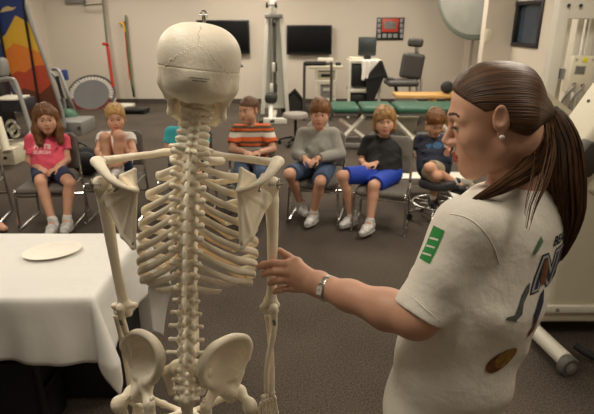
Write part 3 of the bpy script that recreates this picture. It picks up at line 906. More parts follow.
# white steel bench frame behind the boy in navy
t = thing('bench_frame', 'white steel bench frame on the floor behind the boy in navy', 'bench', PZ(432, 190, 0))
g = lambda px, py, Y: P(px, py, Y)
MB().tube([g(394, 178, 4.95), g(394, 178, 4.95) * V3(1, 1, 0)], .05, seg=4, up=V3(1, 1, 0)).build('post', M_whitem, t)
MB().tube([g(387, 174, 5.4), g(387, 174, 5.4) * V3(1, 1, 0)], .045, seg=4, up=V3(1, 1, 0)).build('post', M_whitem, t)
MB().box((g(394, 178, 4.95) + g(470, 184, 4.95)) / 2 + V3(.02, .1, 0), (np.linalg.norm(g(470, 184, 4.95) - g(394, 178, 4.95)) / 2, .12, .035), bev=.01).build('beam', M_whitem, t)
MB().tube([g(446, 184, 4.85), PZ(468, 212, .03)], .04, seg=4, up=V3(1, 1, 0)).build('brace', M_whitem, t)
MB().tube([g(470, 183, 5.05), g(470, 183, 5.05) * V3(1, 1, 0)], .045, seg=4, up=V3(1, 1, 0)).build('post', M_whitem, t)
t = thing('floor_console', 'low grey machine base on the floor right of the green table', 'machine base', PZ(452, 150, 0))
q = PZ(450, 158, 0)
MB().box(q + V3(.1, .45, .1), (.55, .3, .09), bev=.02).build('body', M_beige, t)
MB().box(q + V3(-.1, .5, .21), (.25, .2, .03), bev=.012).build('top_plate', M_greym, t)

# ---------------------------------------------------------------- right hand white machines
t = thing('steel_cabinet', 'tall white steel frame cabinet by the right wall', 'cabinet', V3(P(575, 60, 5.2)[0], 5.2, 0))
Yc = 5.2
xl, xr = P(553, 60, Yc)[0], P(640, 60, Yc)[0]; zz = P(575, 19, Yc)[2]
MB().box((xl, Yc, 1.35), (.055, .06, 1.35), bev=.012).build('post', M_whitem, t)
MB().box((xl + .17, Yc + .18, 1.3), (.03, .03, 1.3), bev=.008).build('post', M_whitem, t)
MB().box((xr, Yc, 1.35), (.055, .06, 1.35), bev=.012).build('post', M_whitem, t)
MB().box(((xl + xr) / 2, Yc, (zz + 2.7) / 2), ((xr - xl) / 2, .05, (2.7 - zz) / 2), bev=.012).build('header_panel', M_whitem, t)
MB().box(((xl + xr) / 2 + .18, Yc + .2, 1.3), ((xr - xl) / 2 - .18, .02, 1.3)).build('back_panel', mat('cabinet_panel', (206, 202, 192), .6, var=.04), t)
for x in (578, 590): MB().box((P(x, 40, Yc + .15)[0], Yc + .16, 1.3), (.03, .02, 1.25), bev=.006).build('rail', M_whitem, t)
for x in (569, 581): MB().cyl(P(x, 5.5, Yc - .05), P(x, 5.5, Yc - .08), .016).build('bolt', M_black, t)
t = thing('control_panel', 'beige wall panel with yellow sticker and cables in the white cabinet', 'control panel', P(578, 92, 4.9))
pp = P(578.5, 74, 4.9)
Rz = np.array(Matrix.Rotation(.05, 3, 'Y'))
MB().box(pp, (.105, .05, .165), Rz, bev=.012).build('housing', M_beige, t)
MB().box(pp + V3(.01, -.051, .13), (.022, .004, .022), Rz, bev=.002).build('yellow_sticker', mat('yellow_label', (214, 206, 40), .5), t)
for dx in (-.07, .08): MB().cyl(pp + V3(dx, -.048, .135), pp + V3(dx, -.056, .135), .01).build('screw', M_steel, t)
MB().box(pp + V3(-.02, -.051, .04), (.05, .003, .04), Rz, bev=.002).build('label_plate', mat('label_grey', (150, 148, 140), .5), t)
for i in range(4): MB().box(pp + V3(-.02, -.055, .065 - .016 * i), (.04, .002, .003), Rz).build('label_line', M_black, t)
for dx, dz in ((-.05, -.09), (.03, -.1)):
    MB().tube([pp + V3(dx, -.05, dz), pp + V3(dx - .02, -.1, dz - .01), pp + V3(dx - .07, -.1, dz - .07), pp + V3(dx - .09, -.06, dz - .16), pp + V3(dx - .06, -.02, dz - .26)], .011, smooth=5).build('cable', M_greym, t)
    MB().cyl(pp + V3(dx, -.045, dz), pp + V3(dx, -.06, dz), .016).build('socket', M_black, t)
MB().box(pp + V3(.0, .17, -.02), (.05, .2, .05)).build('mounting_arm', M_greym, t)

t = thing('therapy_machine', 'big beige therapy machine on wheeled feet behind the woman', 'therapy machine', PZ(580, 350, 0))
Ym = 2.45
xb = P(548, 300, Ym)[0]
body = [(rbox(V3(xb + .42, Ym + .28, .60), (.42, .26, .40), None, .05), .02), (rbox(V3(xb + .42, Ym + .30, .16), (.45, .28, .06), None, .02), .02)]
putblob('body', blob(body, .014), M_beige, t)
MB().box(V3(xb + .42, Ym + .01, .2), (.44, .012, .022), bev=.006).build('skirt_strip', M_whitem, t)
for dx in (.06, .3): MB().cyl(V3(xb + dx, Ym, .2), V3(xb + dx, Ym - .01, .2), .01).build('bolt', M_greym, t)
whl = PZ(566, 374, .0) + V3(0, 0, .05)
MB().tube([V3(xb + .03, Ym + .35, .075), PZ(534, 330, .07), whl + V3(-.005, .02, .02)], .042, seg=14).build('foot_tube', M_whitem, t)
Rw = np.array(Matrix.Rotation(math.radians(90), 3, 'X')) 
Rw = np.array([unit(V3(1, .25, 0)), V3(0, 0, 1), unit(V3(.25, -1, 0))]).T
MB().lathe([(.018, -.022), (.05, -.022), (.056, -.012), (.056, .012), (.05, .022), (.018, .022)], whl, Rw, 28).build('wheel', mat('wheel_grey', (92, 90, 84), .6), t)
MB().lathe([(.004, .02), (.028, .02), (.03, .028), (.012, .03), (.004, .034)], whl, Rw, 24).build('wheel_hub', M_greym, t)
c0 = PZ(575, 345, .08)
MB().tube([c0, c0 + V3(.05, -.05, -.02), c0 + V3(.16, -.12, -.045)], .02, smooth=5).build('power_cord', M_rubber, t)
MB().tube([c0 + V3(.1, -.1, -.04), c0 + V3(.14, -.2, -.04), c0 + V3(.3, -.22, -.04)], .018, smooth=5).build('floor_tube', M_whitem, t)
hd = P(618, 131, 2.5)
Rh = np.array(Matrix.Rotation(.5, 3, 'Y'))
putblob('head_cover', blob([(rbox(hd + V3(0, .1, 0), (.135, .16, .2), Rh, .04), .02), (rbox(hd + V3(.05, .1, -.22), (.12, .15, .16), Rh, .04), .05)], .012), M_beige, t)
MB().cyl(P(588.5, 101, 2.42), P(588.5, 101, 2.38), .008).build('cover_screw', M_greym, t)
MB().tube([P(588, 163, 2.62), P(588, 163, 2.62) * V3(1, 1, 0) + V3(0, 0, .9)], .09, seg=16).build('neck_post', M_beige, t)
MB().box(P(586, 158, 2.44), (.06, .05, .08), Rh, bev=.02).build('hinge', mat('hinge_dark', (58, 54, 48), .5), t)
t = thing('beige_hood', 'slanted beige machine hood behind the woman beside the cabinet', 'machine hood', PZ(560, 190, 0))
q = P(556, 106, 3.6)
MB().prism([P(538, 84, 3.5), P(573, 112, 3.5), P(573, 190, 3.5), P(538, 190, 3.5)], V3(0, .5, 0)).build('hood', mat('beige_shell', (186, 178, 156), .5), t)
a_, b_ = P(538, 190, 3.5), P(573, 190, 3.5)
MB().box(((a_[0] + b_[0]) / 2, 3.75, a_[2] / 2), ((b_[0] - a_[0]) / 2 * .9, .2, a_[2] / 2), bev=.02).build('pedestal', MATS['beige_shell'], t)

# ---------------------------------------------------------------- chairs of the circle
def make_chair(label):
    """seat faces -Y in its own space; origin on the floor under the seat"""
    t = thing('padded_chair', label, 'chair', (0, 0, 0), 'grey padded chairs of the circle')
    sz = .375
    putblob('seat', blob([(rbox(V3(0, -.01, sz - .028), (.212, .205, .03), None, .028), 0)], .011), M_gpad, t)
    Rb = np.array(Matrix.Rotation(math.radians(-10), 3, 'X'))
    bk = [(rbox(V3(0, .230, .58), (.215, .020, .15), Rb, .018), .02), (rbox(V3(0, .245, .665), (.18, .020, .09), Rb, .018), .05)]
    putblob('backrest', blob(bk, .010), M_gpad, t)
    for s in (-1, 1):
        x = .215 * s
        MB().tube([V3(x * .96, .252, .68), V3(x, .222, .45), V3(x, .21, .37), V3(x * 1.05, .235, .03), V3(x * 1.05, .21, .012), V3(x * 1.05, -.2, .012), V3(x * 1.05, -.225, .03), V3(x, -.2, .33), V3(x, -.18, .345), V3(x, .18, .345)], .0115, seg=8, smooth=3).build('side_frame', M_chrome, t)
    MB().tube([V3(-.215, -.205, .3), V3(.215, -.205, .3)], .01, seg=8).build('front_bar', M_chrome, t)
    MB().tube([V3(-.222, .225, .18), V3(.222, .225, .18)], .01, seg=8).build('rear_bar', M_chrome, t)
    return t


# ---------------------------------------------------------------- ceiling lights
CL_POS = [(-3.6, 9.2), (-1.0, 9.6), (1.8, 9.2), (-3.2, 6.0), (0.2, 6.2), (2.6, 6.0), (-2.4, 2.6), (1.7, 3.3), (-.7, 1.0), (1.3, .9), (0, -2.2)]
md = mat('lamp_diffuser', (255, 240, 214), .6, emit=2.2)
mb0 = thing('ceiling_light', 'fluorescent troffer light in the ceiling', 'ceiling light', (0, 0, 0), 'ceiling lights')
mb = MB()
for x, y, a, b in ((0, .62, .33, .02), (0, -.62, .33, .02), (.31, 0, .02, .6), (-.31, 0, .02, .6)): mb.box((x, y, -.02), (a, b, .02))
mb.build('frame', M_whitem, mb0)
MB().box((0, 0, -.012), (.29, .6, .008)).build('diffuser', md, mb0)
for i, (x, y) in enumerate(CL_POS):
    if i == 0: mb0.location = (x, y, CZ)
    else: dup(mb0, (x, y, CZ), 0, mb0['label'], 'ceiling lights')
# ---------------------------------------------------------------- heads
def head_prims(fr, s=1.0, kid=False):
    """adult units scaled by s; returns (adds with k, subs with k)"""
    R = fr.R
    p = lambda x, y, z: fr(V3(x, y, z) * s)
    A = []
    a = lambda q, k: A.append((q, k * s))
    a(ell(p(0, -.012, .035), V3(.076, .096, .083) * s, R) if kid else ell(p(0, .0, .027), V3(.074, .077, .067) * s, R), 0)
    a(ell(p(0, .034, .030 if kid else .022), V3(.062, .054, .062 if kid else .058) * s, R), .03)
    a(ell(p(0, .034, -.035), V3(.056, .054, .068) * s, R), .03)
    for q in (-1, 1):
        a(cone(p(.050 * q, .0, -.055), p(.018 * q, .066, -.102), .019 * s, .015 * s), .03)
        a(ell(p(.042 * q, .056, -.030), V3(.021, .021, .022) * s, R), .03)
        a(cone(p(.010 * q, .087, .014), p(.046 * q, .071, .012), .0075 * s, .006 * s), .018)
    if kid:
        a(ell(p(0, .030, -.045), V3(.060, .052, .058) * s, R), .03)
        for q in (-1, 1): a(ell(p(.034 * q, .050, -.052), V3(.027, .026, .028) * s, R), .03)
    a(ell(p(0, .071, -.101), V3(.021, .017, .016) * s, R), .025)
    a(ell(p(0, .073, -.068), V3(.030, .022, .028) * s, R), .02)
    S = []
    for q in (-1, 1):
        S.append((ell(p(.031 * q, .101, -.004), V3(.017, .017, .011) * s, R), .014 * s))
    B = []
    b = lambda q, k: B.append((q, k * s))
    b(cone(p(0, .084, .004), p(0, .0985, -.035), .0055 * s, .0088 * s) if kid else cone(p(0, .085, .004), p(0, .109, -.034), .0058 * s, .0085 * s), .012)
    ey = 0 if kid else .015
    for q in (-1, 1): b(ell(p(.010 * q, .092 if kid else .098, -.040), V3(.0070, .010, .0070) * s, R), .008)
    for q in (-1, 1):
        b(ell(p(.031 * q, .0785, -.004), V3(.0135, .0125, .0125) * s, R, cuts=[(-R[:, 2], p(0, 0, .001 if kid else -.0035))]), .003)
        b(ell(p(.031 * q, .078, -.004), V3(.0135, .0125, .0125) * s, R, cuts=[(R[:, 2], p(0, 0, -.0085))]), .003)
    b(cone(p(-.021, .084, -.0685), p(0, .0965, -.064), .0035 * s, .0058 * s), .004)
    b(cone(p(.021, .084, -.0685), p(0, .0965, -.064), .0035 * s, .0058 * s), .004)
    b(cone(p(-.018, .084, -.0745), p(0, .0945, -.0765), .004 * s, .0066 * s), .004)
    b(cone(p(.018, .084, -.0745), p(0, .0945, -.0765), .004 * s, .0066 * s), .004)
    Re = lambda q: R @ np.array(Matrix.Rotation(-.32 * q, 3, 'Z') @ Matrix.Rotation(.22, 3, 'X'))
    for q in (-1, 1):
        ez = 0 if kid else .011
        b(ell(p(.079 * q, -.010 + ey, -.006 + ez), V3(.0075, .019 - .1 * ez, .031 - .35 * ez) * s, Re(q)), .006)
        b(cone(p(.075 * q, -.006 + ey, -.030 + ez), p(.075 * q, -.004 + ey, -.035 + ez), .006 * s, .006 * s), .006)
    S2 = []
    for q in (-1, 1):
        S2.append((ell(p(.087 * q, -.006 + ey, .000 if kid else .010), V3(.0065, .011, .019 if kid else .016) * s, Re(q)), .004 * s))
        S2.append((ell(p(.006 * q, .101, -.047), V3(.0035, .006, .004) * s, R), .003 * s))
    S2.append((cone(p(-.018, .091, -.0702), p(.018, .091, -.0702), .0018 * s, .0018 * s), .002 * s))
    return A, S, B, S2


def add_head(sd, fr, s=1.0, kid=False):
    A, S, B, S2 = head_prims(fr, s, kid)
    for q, k in A: sd.add(q, k)
    for q, k in S: sd.sub(q, k)
    for q, k in B: sd.add(q, k)
    for q, k in S2: sd.sub(q, k)


def head_matfn(fr, s, bt=.0042):
    def fn(c):
        L = fr.inv(c) / s
        x, y, z = L[:, 0], L[:, 1], L[:, 2]
        m = np.zeros(len(c), int)
        ax = np.abs(x)
        near = (ax < .09) & (y > .04) & (y < .13) & (z > -.13) & (z < .1)
        lip = near & (ax < .021) & (y > .083) & (z > -.0815 + .25 * np.maximum(ax - .008, 0)) & (z < -.0600 - .22 * np.maximum(ax - .006, 0))
        m[lip] = 1
        cz = .0205 + .10 * np.minimum(ax - .012, .02) - .35 * np.maximum(ax - .04, 0)
        brow = near & (ax > .012) & (ax < .052) & (np.abs(z - cz) < bt - .05 * np.maximum(ax - .03, 0)) & (y > .055)
        m[brow] = 2
        return m
    return fn


def add_eyes(fr, s, parent, look=(0, 0), th=.80):
    for q in (-1, 1):
        c = fr(V3(.031 * q, .0775, -.004) * s)
        fw = unit(fr.R @ V3(look[0], 1, look[1]))
        z = fw; x = unit(np.cross(V3(0, 0, 1), z)); y = np.cross(z, x)
        bm = bmesh.new(); bmesh.ops.create_uvsphere(bm, u_segments=18, v_segments=14, radius=.0122 * s)
        M = Matrix(np.array([x, y, z]).T.tolist()).to_4x4(); M.translation = Vector(c)
        for f in bm.faces:
            f.smooth = True; f.material_index = 1 if f.calc_center_median().z > .0122 * s * th else 0
        bm.transform(M); me = bpy.data.meshes.new('eye'); bm.to_mesh(me); bm.free()
        put('eye', me, [M_eyew, M_iris], parent)


# ---------------------------------------------------------------- limbs and hands
def hand_prims(wr, d, n, s=1.0, curl=.7, side=1, grip=None):
    """wr wrist, d pointing direction, n back-of-hand normal; side +1/-1 puts the thumb"""
    d = unit(d); n = unit(n - d * (n @ d)); t = np.cross(d, n) * side
    L = []
    L.append((ell(wr + d * .045 * s, V3(.012, .038, .047) * s, np.array([n, t, d]).T), .012 * s))
    for i, (o, ln) in enumerate(((.026, .068), (.009, .076), (-.009, .070), (-.025, .056))):
        b = wr + d * (.082 - .004 * abs(i - 1)) * s + t * o * s
        c1 = .5 * curl; c2 = 1.25 * curl
        d1 = d * math.cos(c1) - n * math.sin(c1); d2 = d * math.cos(c2) - n * math.sin(c2)
        m = b + d1 * ln * .52 * s; e = m + d2 * ln * .48 * s
        L.append((cone(b, m, .0088 * s, .0080 * s), .005 * s)); L.append((cone(m, e, .0080 * s, .0066 * s), .003 * s))
    b = wr + d * .025 * s + t * .028 * s
    m = b + (d * .55 + t * .62 - n * .35) * .042 * s; e = m + (d * .85 + t * .1 - n * .4) * .034 * s
    L.append((cone(b, m, .0125 * s, .0095 * s), .010 * s)); L.append((cone(m, e, .0095 * s, .0075 * s), .004 * s))
    return L


def shoe(parent, ankle, toe_dir, upper, sole, s=1.0, lace=None, pitch=0.0):
    """toe_dir: horizontal direction; local x = forward"""
    f = unit(np.array([toe_dir[0], toe_dir[1], 0.0])); f = unit(f + V3(0, 0, pitch)); l = unit(np.cross(V3(0, 0, 1), f)); u = np.cross(f, l)
    R = np.array([f, l, u]).T; fr = Frame(ankle, R); p = lambda *a: fr(V3(*a) * s)
    pr = [(cone(p(-.015, 0, -.01), p(-.010, 0, .03), .046 * s, .043 * s), 0), (cone(p(-.025, 0, -.04), p(.05, 0, -.040), .043 * s, .045 * s), .03 * s),
          (cone(p(.05, 0, -.045), p(.135, .004, -.058), .046 * s, .038 * s, u, .8), .03 * s)]
    putblob('shoe', blob(pr, .006, cuts=[(-u, p(0, 0, -.072))], subs=[(ell(p(-.02, 0, .075), V3(.034, .030, .03) * s, R), .006)]), upper, parent)
    sh = list(parent.children)[-1] if False else [o for o in bpy.data.objects if o.parent == parent and o.name.startswith('shoe')][-1]
    pr = [(cone(p(-.03, 0, -.08), p(.04, 0, -.08), .046 * s, .046 * s, u, .42), 0), (cone(p(.04, 0, -.08), p(.135, .004, -.08), .048 * s, .036 * s, u, .42), .01)]
    putblob('sole', blob(pr, .006, cuts=[(-u, p(0, 0, -.097)), (u, p(0, 0, -.066))]), sole, sh)
    if lace is not None:
        mb = MB()
        for k in range(4):
            x = .03 + .022 * k; z = .004 - .011 * k
            mb.tube([p(x, -.026, z - .012), p(x + .006, 0, z + .002), p(x, .026, z - .012)], .0042 * s, seg=6, smooth=2)
        for q in (-1, 1): mb.tube([p(.02, 0, .012), p(.015, .025 * q, .028), p(.03, .035 * q, .008), p(.022, .01 * q, .01)], .003 * s, seg=6, smooth=3)
        mb.build('laces', lace, sh)
    return sh


def flow_head(fr, pole=(0, -.2, .9)):
    """strand coordinate around a pole of the head"""
    w = unit(fr.R @ V3(*pole)); e1 = unit(np.cross(w, fr.R[:, 0] + 1e-3)); e2 = np.cross(w, e1)
    def fn(v):
        q = np.asarray(v) - fr.o
        ang = np.arctan2(q @ e2, q @ e1)
        return np.stack([ang / (2 * math.pi) * 2.2, (q @ w) * 6, np.zeros(len(q))], 1)
    return fn


HAIRS = {}


def child(label, K, look):
    """K joints in the room; look: clothes, hair and so on"""
    s = look.get('s', .97)
    nk, hd = K['neck'], K['head']
    hipL, hipR = K['hipL'], K['hipR']; hip = (hipL + hipR) / 2
    root = thing('person', label, 'person', (hip[0], hip[1], 0), 'children seated in a circle')
    fr = face_frame(hd, look.get('yaw', 180), look.get('pitch', -6), look.get('roll', 0))
    shm = (K['shL'] + K['shR']) / 2
    lat = unit(K['shR'] - K['shL'])
    chest = lerp(shm, hip, .32) ; belly = lerp(shm, hip, .72)
    fat = look.get('fat', 1.0)
    tor = [(cone(hip, belly, .088 * fat, .088 * fat, lat, 1.35), 0), (cone(belly, chest, .088 * fat, .088, lat, 1.38), .04),
           (cone(chest, shm, .086, .05, lat, 1.55), .04)]
    limb = []
    for q in ('L', 'R'):
        sh, el, wr = K['sh' + q], K['el' + q], K['wr' + q]
        limb += [(cone(shm, sh, .046, .042), .04), (cone(sh, el, .040, .032), .02), (cone(el, wr, .033, .023), .012)]
        hp, kn, an = K['hip' + q], K['kn' + q], K['an' + q]
        calf = lerp(kn, an, .3) + unit(hp - kn) * .012
        limb += [(cone(hp, kn, .068 * fat, .047), .03), (cone(kn, calf, .045, .044), .015), (cone(calf, an, .044, .029), .015)]
        fd = K.get('toe' + q)
        if fd is not None: limb += [(cone(an, an + unit(fd) * .09 - V3(0, 0, .05), .03, .022), .02)]
        hdv = K.get('hd' + q, unit(wr - el) * .6 + unit(hip - wr + V3(0, 0, .02)) * .2)
        nb = K.get('hn' + q, V3(0, -.4, .9))
        limb += hand_prims(wr, hdv, nb, .74, .8, K.get('ths' + q, 1 if q == 'L' else -1))
    neck = [(cone(lerp(shm, nk, .3), hd + fr.R @ V3(0, -.015, -.05), .046, .043), .03)]
    allp = tor + limb + neck
    lo, hi = bounds([q[0] for q in allp] + [ell(hd, .15)], .01)
    sd = SDF(lo, hi, .005)
    for q, k in allp: sd.add(q, k)
    add_head(sd, fr, s, True)
    vq = sd.mesh(); me = make_mesh('body', *vq)
    skin = look.get('skin', M_skin_k)
    body = put('body', me, [skin, M_lip, M_brow if not look.get('fair') else mat('fair_brow', (150, 112, 70), .7)], root)
    co = vq[0][vq[1]].mean(1)
    if len(me.polygons) == len(co):
        me.polygons.foreach_set('material_index', head_matfn(fr, s, .0034)(co).astype(np.int32)); me.update()
    add_eyes(fr, s, body, look.get('look', (0, 0)), .72)
    # ---- shirt
    g = look.get('loose', .013)
    slf = look.get('sleeve', .55)
    sp = [(cone(lerp(hip, belly, .05), belly, (.088 * fat + g * 1.3), (.088 * fat + g), lat, 1.35), 0), (cone(belly, chest, .088 * fat + g, .088 + g, lat, 1.38), .04),
          (cone(chest, shm, .086 + g, .05 + g, lat, 1.5), .04)]
    for q in ('L', 'R'):
        sh, el, wr = K['sh' + q], K['el' + q], K['wr' + q]
        sp.append((cone(shm, sh, .05 + g * .7, .042 + g), .03))
        if slf <= 1:
            e = lerp(sh, el, slf); n = unit(el - sh)
            sp.append((cone(sh, e + n * .03, .042 + g, .037 + g * 1.4, cuts=[(n, e)]), .015))
        else:
            e = lerp(el, wr, slf - 1); n = unit(wr - el)
            sp.append((cone(sh, el, .042 + g, .034 + g * 1.2), .02)); sp.append((cone(el, e, .036 + g, .03 + g * .6, cuts=[(n, e)]), .015))
    subs = [(cone(nk - (nk - shm) * .1, hd, .05, .06), .01)]
    up = unit(shm - hip)
    hem = look.get('hem', .06)
    lo, hi = bounds([q[0] for q in sp], .01); sd = SDF(lo, hi, .0055)
    for q, k in sp: sd.add(q, k)
    # small folds
    rng = np.random.default_rng(abs(hash(label)) % 1000 if False else len(label))
    fwd = unit(np.cross(up, lat)); fwd = fwd if fwd @ fr.R[:, 1] > 0 else -fwd
    for i in range(7):
        h0 = lerp(hip, shm, rng.uniform(.1, .6)) + fwd * (.078 + g) * fat + lat * rng.uniform(-.1, .1)
        d = lat * rng.uniform(.3, .8) * rng.choice([-1, 1]) + up * rng.uniform(-.5, .6)
        sd.add(cone(h0 - unit(d) * .05, h0 + unit(d) * .05, .005, .010), .04)
    for q, k in subs: sd.sub(q, k)
    vq = sd.mesh()
    shirt = putblob(look.get('shirt_name', 't_shirt'), vq, look['shirt'], root)
    if look.get('hood'):
        mb = MB(); c = nk - fwd * .02 - up * .012
        pts = [c + .075 * (math.cos(a) * lat + math.sin(a) * fwd * .85) + up * (.018 - .03 * math.sin(a)) for a in np.linspace(math.pi * .62 , math.pi * 2.38, 18)]
        mb.tube(pts, [.012 + .02 * math.sin(math.pi * i / 17) for i in range(18)], seg=10); mb.build('hood', look['shirt'], shirt)
        mb = MB()
        for q in (-1, 1): mb.tube([c + fwd * .07 + lat * .02 * q, c + fwd * .1 + lat * .025 * q - up * .06, c + fwd * .105 + lat * .03 * q - up * .12], .003, seg=6, smooth=3)
        mb.build('drawstring', M_white, shirt)
        z0, z1 = chest + fwd * (.088 + g) + up * .05, belly + fwd * (.09 * fat + g + .003)
        mb = MB(); mb.tube([z0, lerp(z0, z1, .5) + fwd * .004, z1], .0045, seg=6, smooth=3); mb.build('zip', M_steel, shirt)
    if look.get('collar'):
        c = nk - up * .008
        pts = [c + .062 * (math.cos(a) * lat + math.sin(a) * fwd * .9) + up * (-.012 * math.sin(a)) for a in np.linspace(-math.pi * 1.42, math.pi * .42, 22)]
        MB().tube(pts, .014, seg=8).build('collar', look['collar'], shirt)
    # ---- trousers or shorts
    lf = look.get('legs', .85); g2 = look.get('loose2', .014); w2 = look.get('flare', 1.3)
    sp = [(cone(hip, lerp(hip, belly, .5), .088 * fat + .006, .086 * fat + .004, lat, 1.35), 0)]
    for q in ('L', 'R'):
        hp, kn, an = K['hip' + q], K['kn' + q], K['an' + q]
        if lf <= 1:
            e = lerp(hp, kn, lf); n = unit(kn - hp)
            sp.append((cone(hp, e + n * .04, .066 * fat + g2, .048 + g2 * w2, cuts=[(n, e)]), .03))
        else:
            e = lerp(kn, an, lf - 1)
            sp.append((cone(hp, kn, .068 * fat + g2, .048 + g2), .02)); sp.append((cone(kn, e, .052 + g2, .04 + g2, cuts=[(unit(an - kn), e)]), .015))
    tr = putblob(look.get('legs_name', 'shorts'), blob(sp, .0055), look['trousers'], root)
    # ---- shoes, socks
    for q in ('L', 'R'):
        fd = K.get('toe' + q)
        if fd is None: continue
        an = K['an' + q]
        if look.get('sock') is not None:
            d = unit(K['kn' + q] - an)
            putblob('sock', blob([(cone(an - d * .01, an + d * look.get('sock_h', .055), .034, .036, cuts=[(d, an + d * look.get('sock_h', .055))]), 0)], .005), look['sock'], root)
        shoe(root, an, fd, look['shoe'], look['sole'], .86, look.get('lace'), look.get('shoe_pitch' + q, 0.0))
    # ---- hair
    st = look['hair']; hm = look['hair_mat']; p = lambda x, y, z: fr(V3(x, y, z) * s); R = fr.R
    cap = look.get('cap', .011)
    A = [(ell(p(0, -.012, .036), V3(.077 + cap, .097 + cap, .084 + cap) * s, R), 0)]
    S = []
    if st == 'buzz':
        A = [(ell(p(0, -.016, .038), V3(.0795, .0975, .0855) * s, R), 0), (ell(p(0, .033, .036), V3(.0655, .0585, .0655) * s, R), .02)]
        S = [(ell(p(0, .116, -.055), V3(.080, .070, .092) * s, R), .01), (ell(p(0, .02, -.09), V3(.12, .09, .065) * s, R), .008)]
    elif st == 'bowl':
        A += [(ell(p(0, .04, .045), V3(.07, .055, .05) * s, R), .02), (cone(p(-.075, -.01, .02), p(-.078, .0, -.015), .018 * s, .012 * s), .02), (cone(p(.075, -.01, .02), p(.078, .0, -.015), .018 * s, .012 * s), .02)]
        S = [(ell(p(0, .112, -.050), V3(.070, .075, .082) * s, R), .006), (ell(p(0, .03, -.085), V3(.12, .085, .060) * s, R), .006)]
    elif st == 'short':
        S = [(ell(p(0, .110, -.040), V3(.072, .072, .085) * s, R), .008), (ell(p(0, .035, -.085), V3(.12, .085, .070) * s, R), .008)]
    elif st == 'shag':
        for q in (-1, 1):
            A += [(cone(p(.074 * q, .0, .03), p(.082 * q, .012, -.075), .026 * s, .022 * s), .03), (cone(p(.05 * q, -.05, .0), p(.06 * q, -.05, -.10), .045 * s, .03 * s), .03)]
        A += [(cone(p(-.03, .075, .065), p(.045, .082, .03), .016 * s, .016 * s), .02), (cone(p(.02, .07, .075), p(.06, .066, .01), .018 * s, .014 * s), .02), (cone(p(-.03, .075, .065), p(-.06, .06, .015), .014 * s, .012 * s), .02)]
        S = [(ell(p(-.008, .112, -.055), V3(.056, .066, .085) * s, R), .008)]
    elif st == 'long':
        for q in (-1, 1):
            A += [(cone(p(.072 * q, .0, .04), p(.088 * q, .02, -.09), .03 * s, .036 * s), .03), (cone(p(.088 * q, .02, -.09), p(.082 * q, .06, -.20), .040 * s, .030 * s), .03),
                  (cone(p(.05 * q, -.06, -.02), p(.06 * q, -.04, -.17), .05 * s, .045 * s), .03)]
        S = [(ell(p(0, .115, -.045), V3(.064, .072, .098) * s, R), .01)]
    elif st == 'pony':
        A += [(cone(p(0, -.10, .02), p(.03, -.13, -.04), .03 * s, .028 * s), .02), (cone(p(.03, -.13, -.04), p(.05, -.10, -.13), .028 * s, .016 * s), .02), (cone(p(-.075, .01, .02), p(-.08, .012, -.075), .012 * s, .009 * s), .015)]
        S = [(ell(p(0, .118, -.040), V3(.076, .085, .100) * s, R), .01), (ell(p(0, .03, -.095), V3(.14, .09, .060) * s, R), .01)]
    rng = np.random.default_rng(len(label) * 3)
    if st != 'buzz':
        for i in range(26):  # locks give a broken outline
            th = rng.uniform(0, 2 * math.pi); ph = rng.uniform(.25, 1.25)
            dv = V3(math.sin(ph) * math.cos(th), math.sin(ph) * math.sin(th), math.cos(ph)); d2 = V3(math.sin(ph + .45) * math.cos(th + .1), math.sin(ph + .45) * math.sin(th + .1), math.cos(ph + .45))
            rr = V3(.077 + cap, .097 + cap, .084 + cap); A.append((cone(p(*(dv * rr + V3(0, -.012, .036))), p(*(d2 * rr + V3(0, -.012, .036))), .010 * s, .006 * s), .010))
    lo, hi = bounds([q[0] for q in A], .01); sd = SDF(lo, hi, .0045)
    for q, k in A: sd.add(q, k)
    for q, k in S: sd.sub(q, k)
    if st in ('bowl', 'short', 'buzz', 'pony') :
        for q in (-1, 1): sd.sub(ell(p(.088 * q, -.004, -.010), V3(.016, .022, .030) * s, R), .006)
    vq = sd.mesh()
    ho = putblob('hair', vq, hm, root); set_flow(ho, flow_head(fr)(vq[0]))
    return root, dict(body=body, shirt=shirt, fr=fr, up=up, lat=lat, fwd=fwd, chest=chest, belly=belly, shm=shm, g=g, hip=hip)


H_brown = hair_mat('brown_hair', (70, 44, 25), (132, 90, 52))
H_dblond = hair_mat('dark_blond_hair', (110, 78, 42), (176, 134, 80))
H_blond = hair_mat('blond_hair', (150, 112, 62), (206, 166, 104))
H_chest = hair_mat('chestnut_hair', (78, 46, 22), (136, 90, 46))
H_buzz = hair_mat('cropped_hair', (84, 56, 36), (112, 80, 54))
M_tee_pink = mat('pink_cotton', (222, 84, 106), .85, var=.05, bump=.2, bscale=80)
M_navy = mat('navy_cotton', (24, 30, 48), .85, var=.08, bump=.2, bscale=80)
M_blackc = mat('black_cotton', (20, 20, 21), .9, var=.1, bump=.2, bscale=80)
M_hood = mat('grey_fleece', (150, 148, 140), .9, var=.08, scale=60, bump=.3, bscale=120)
M_royal = mat('royal_blue_mesh', (20, 60, 172), .7, var=.06, bump=.2, bscale=120)
M_khaki = mat('khaki_cotton', (158, 144, 120), .85, var=.06, bump=.2, bscale=80)
M_teal = mat('teal_cotton', (54, 168, 178), .85, var=.05)
M_shoe_w = mat('white_leather', (200, 198, 195), .5, var=.4, scale=26)
M_shoe_k = mat('black_leather', (34, 34, 36), .5, var=.2, scale=20)
M_sole_w = mat('pale_rubber', (188, 184, 176), .6)
M_sole_k = mat('dark_rubber', (42, 42, 44), .7)
M_dnavy = mat('dark_denim', (44, 54, 84), .85, var=.2, scale=20, bump=.2, bscale=250)
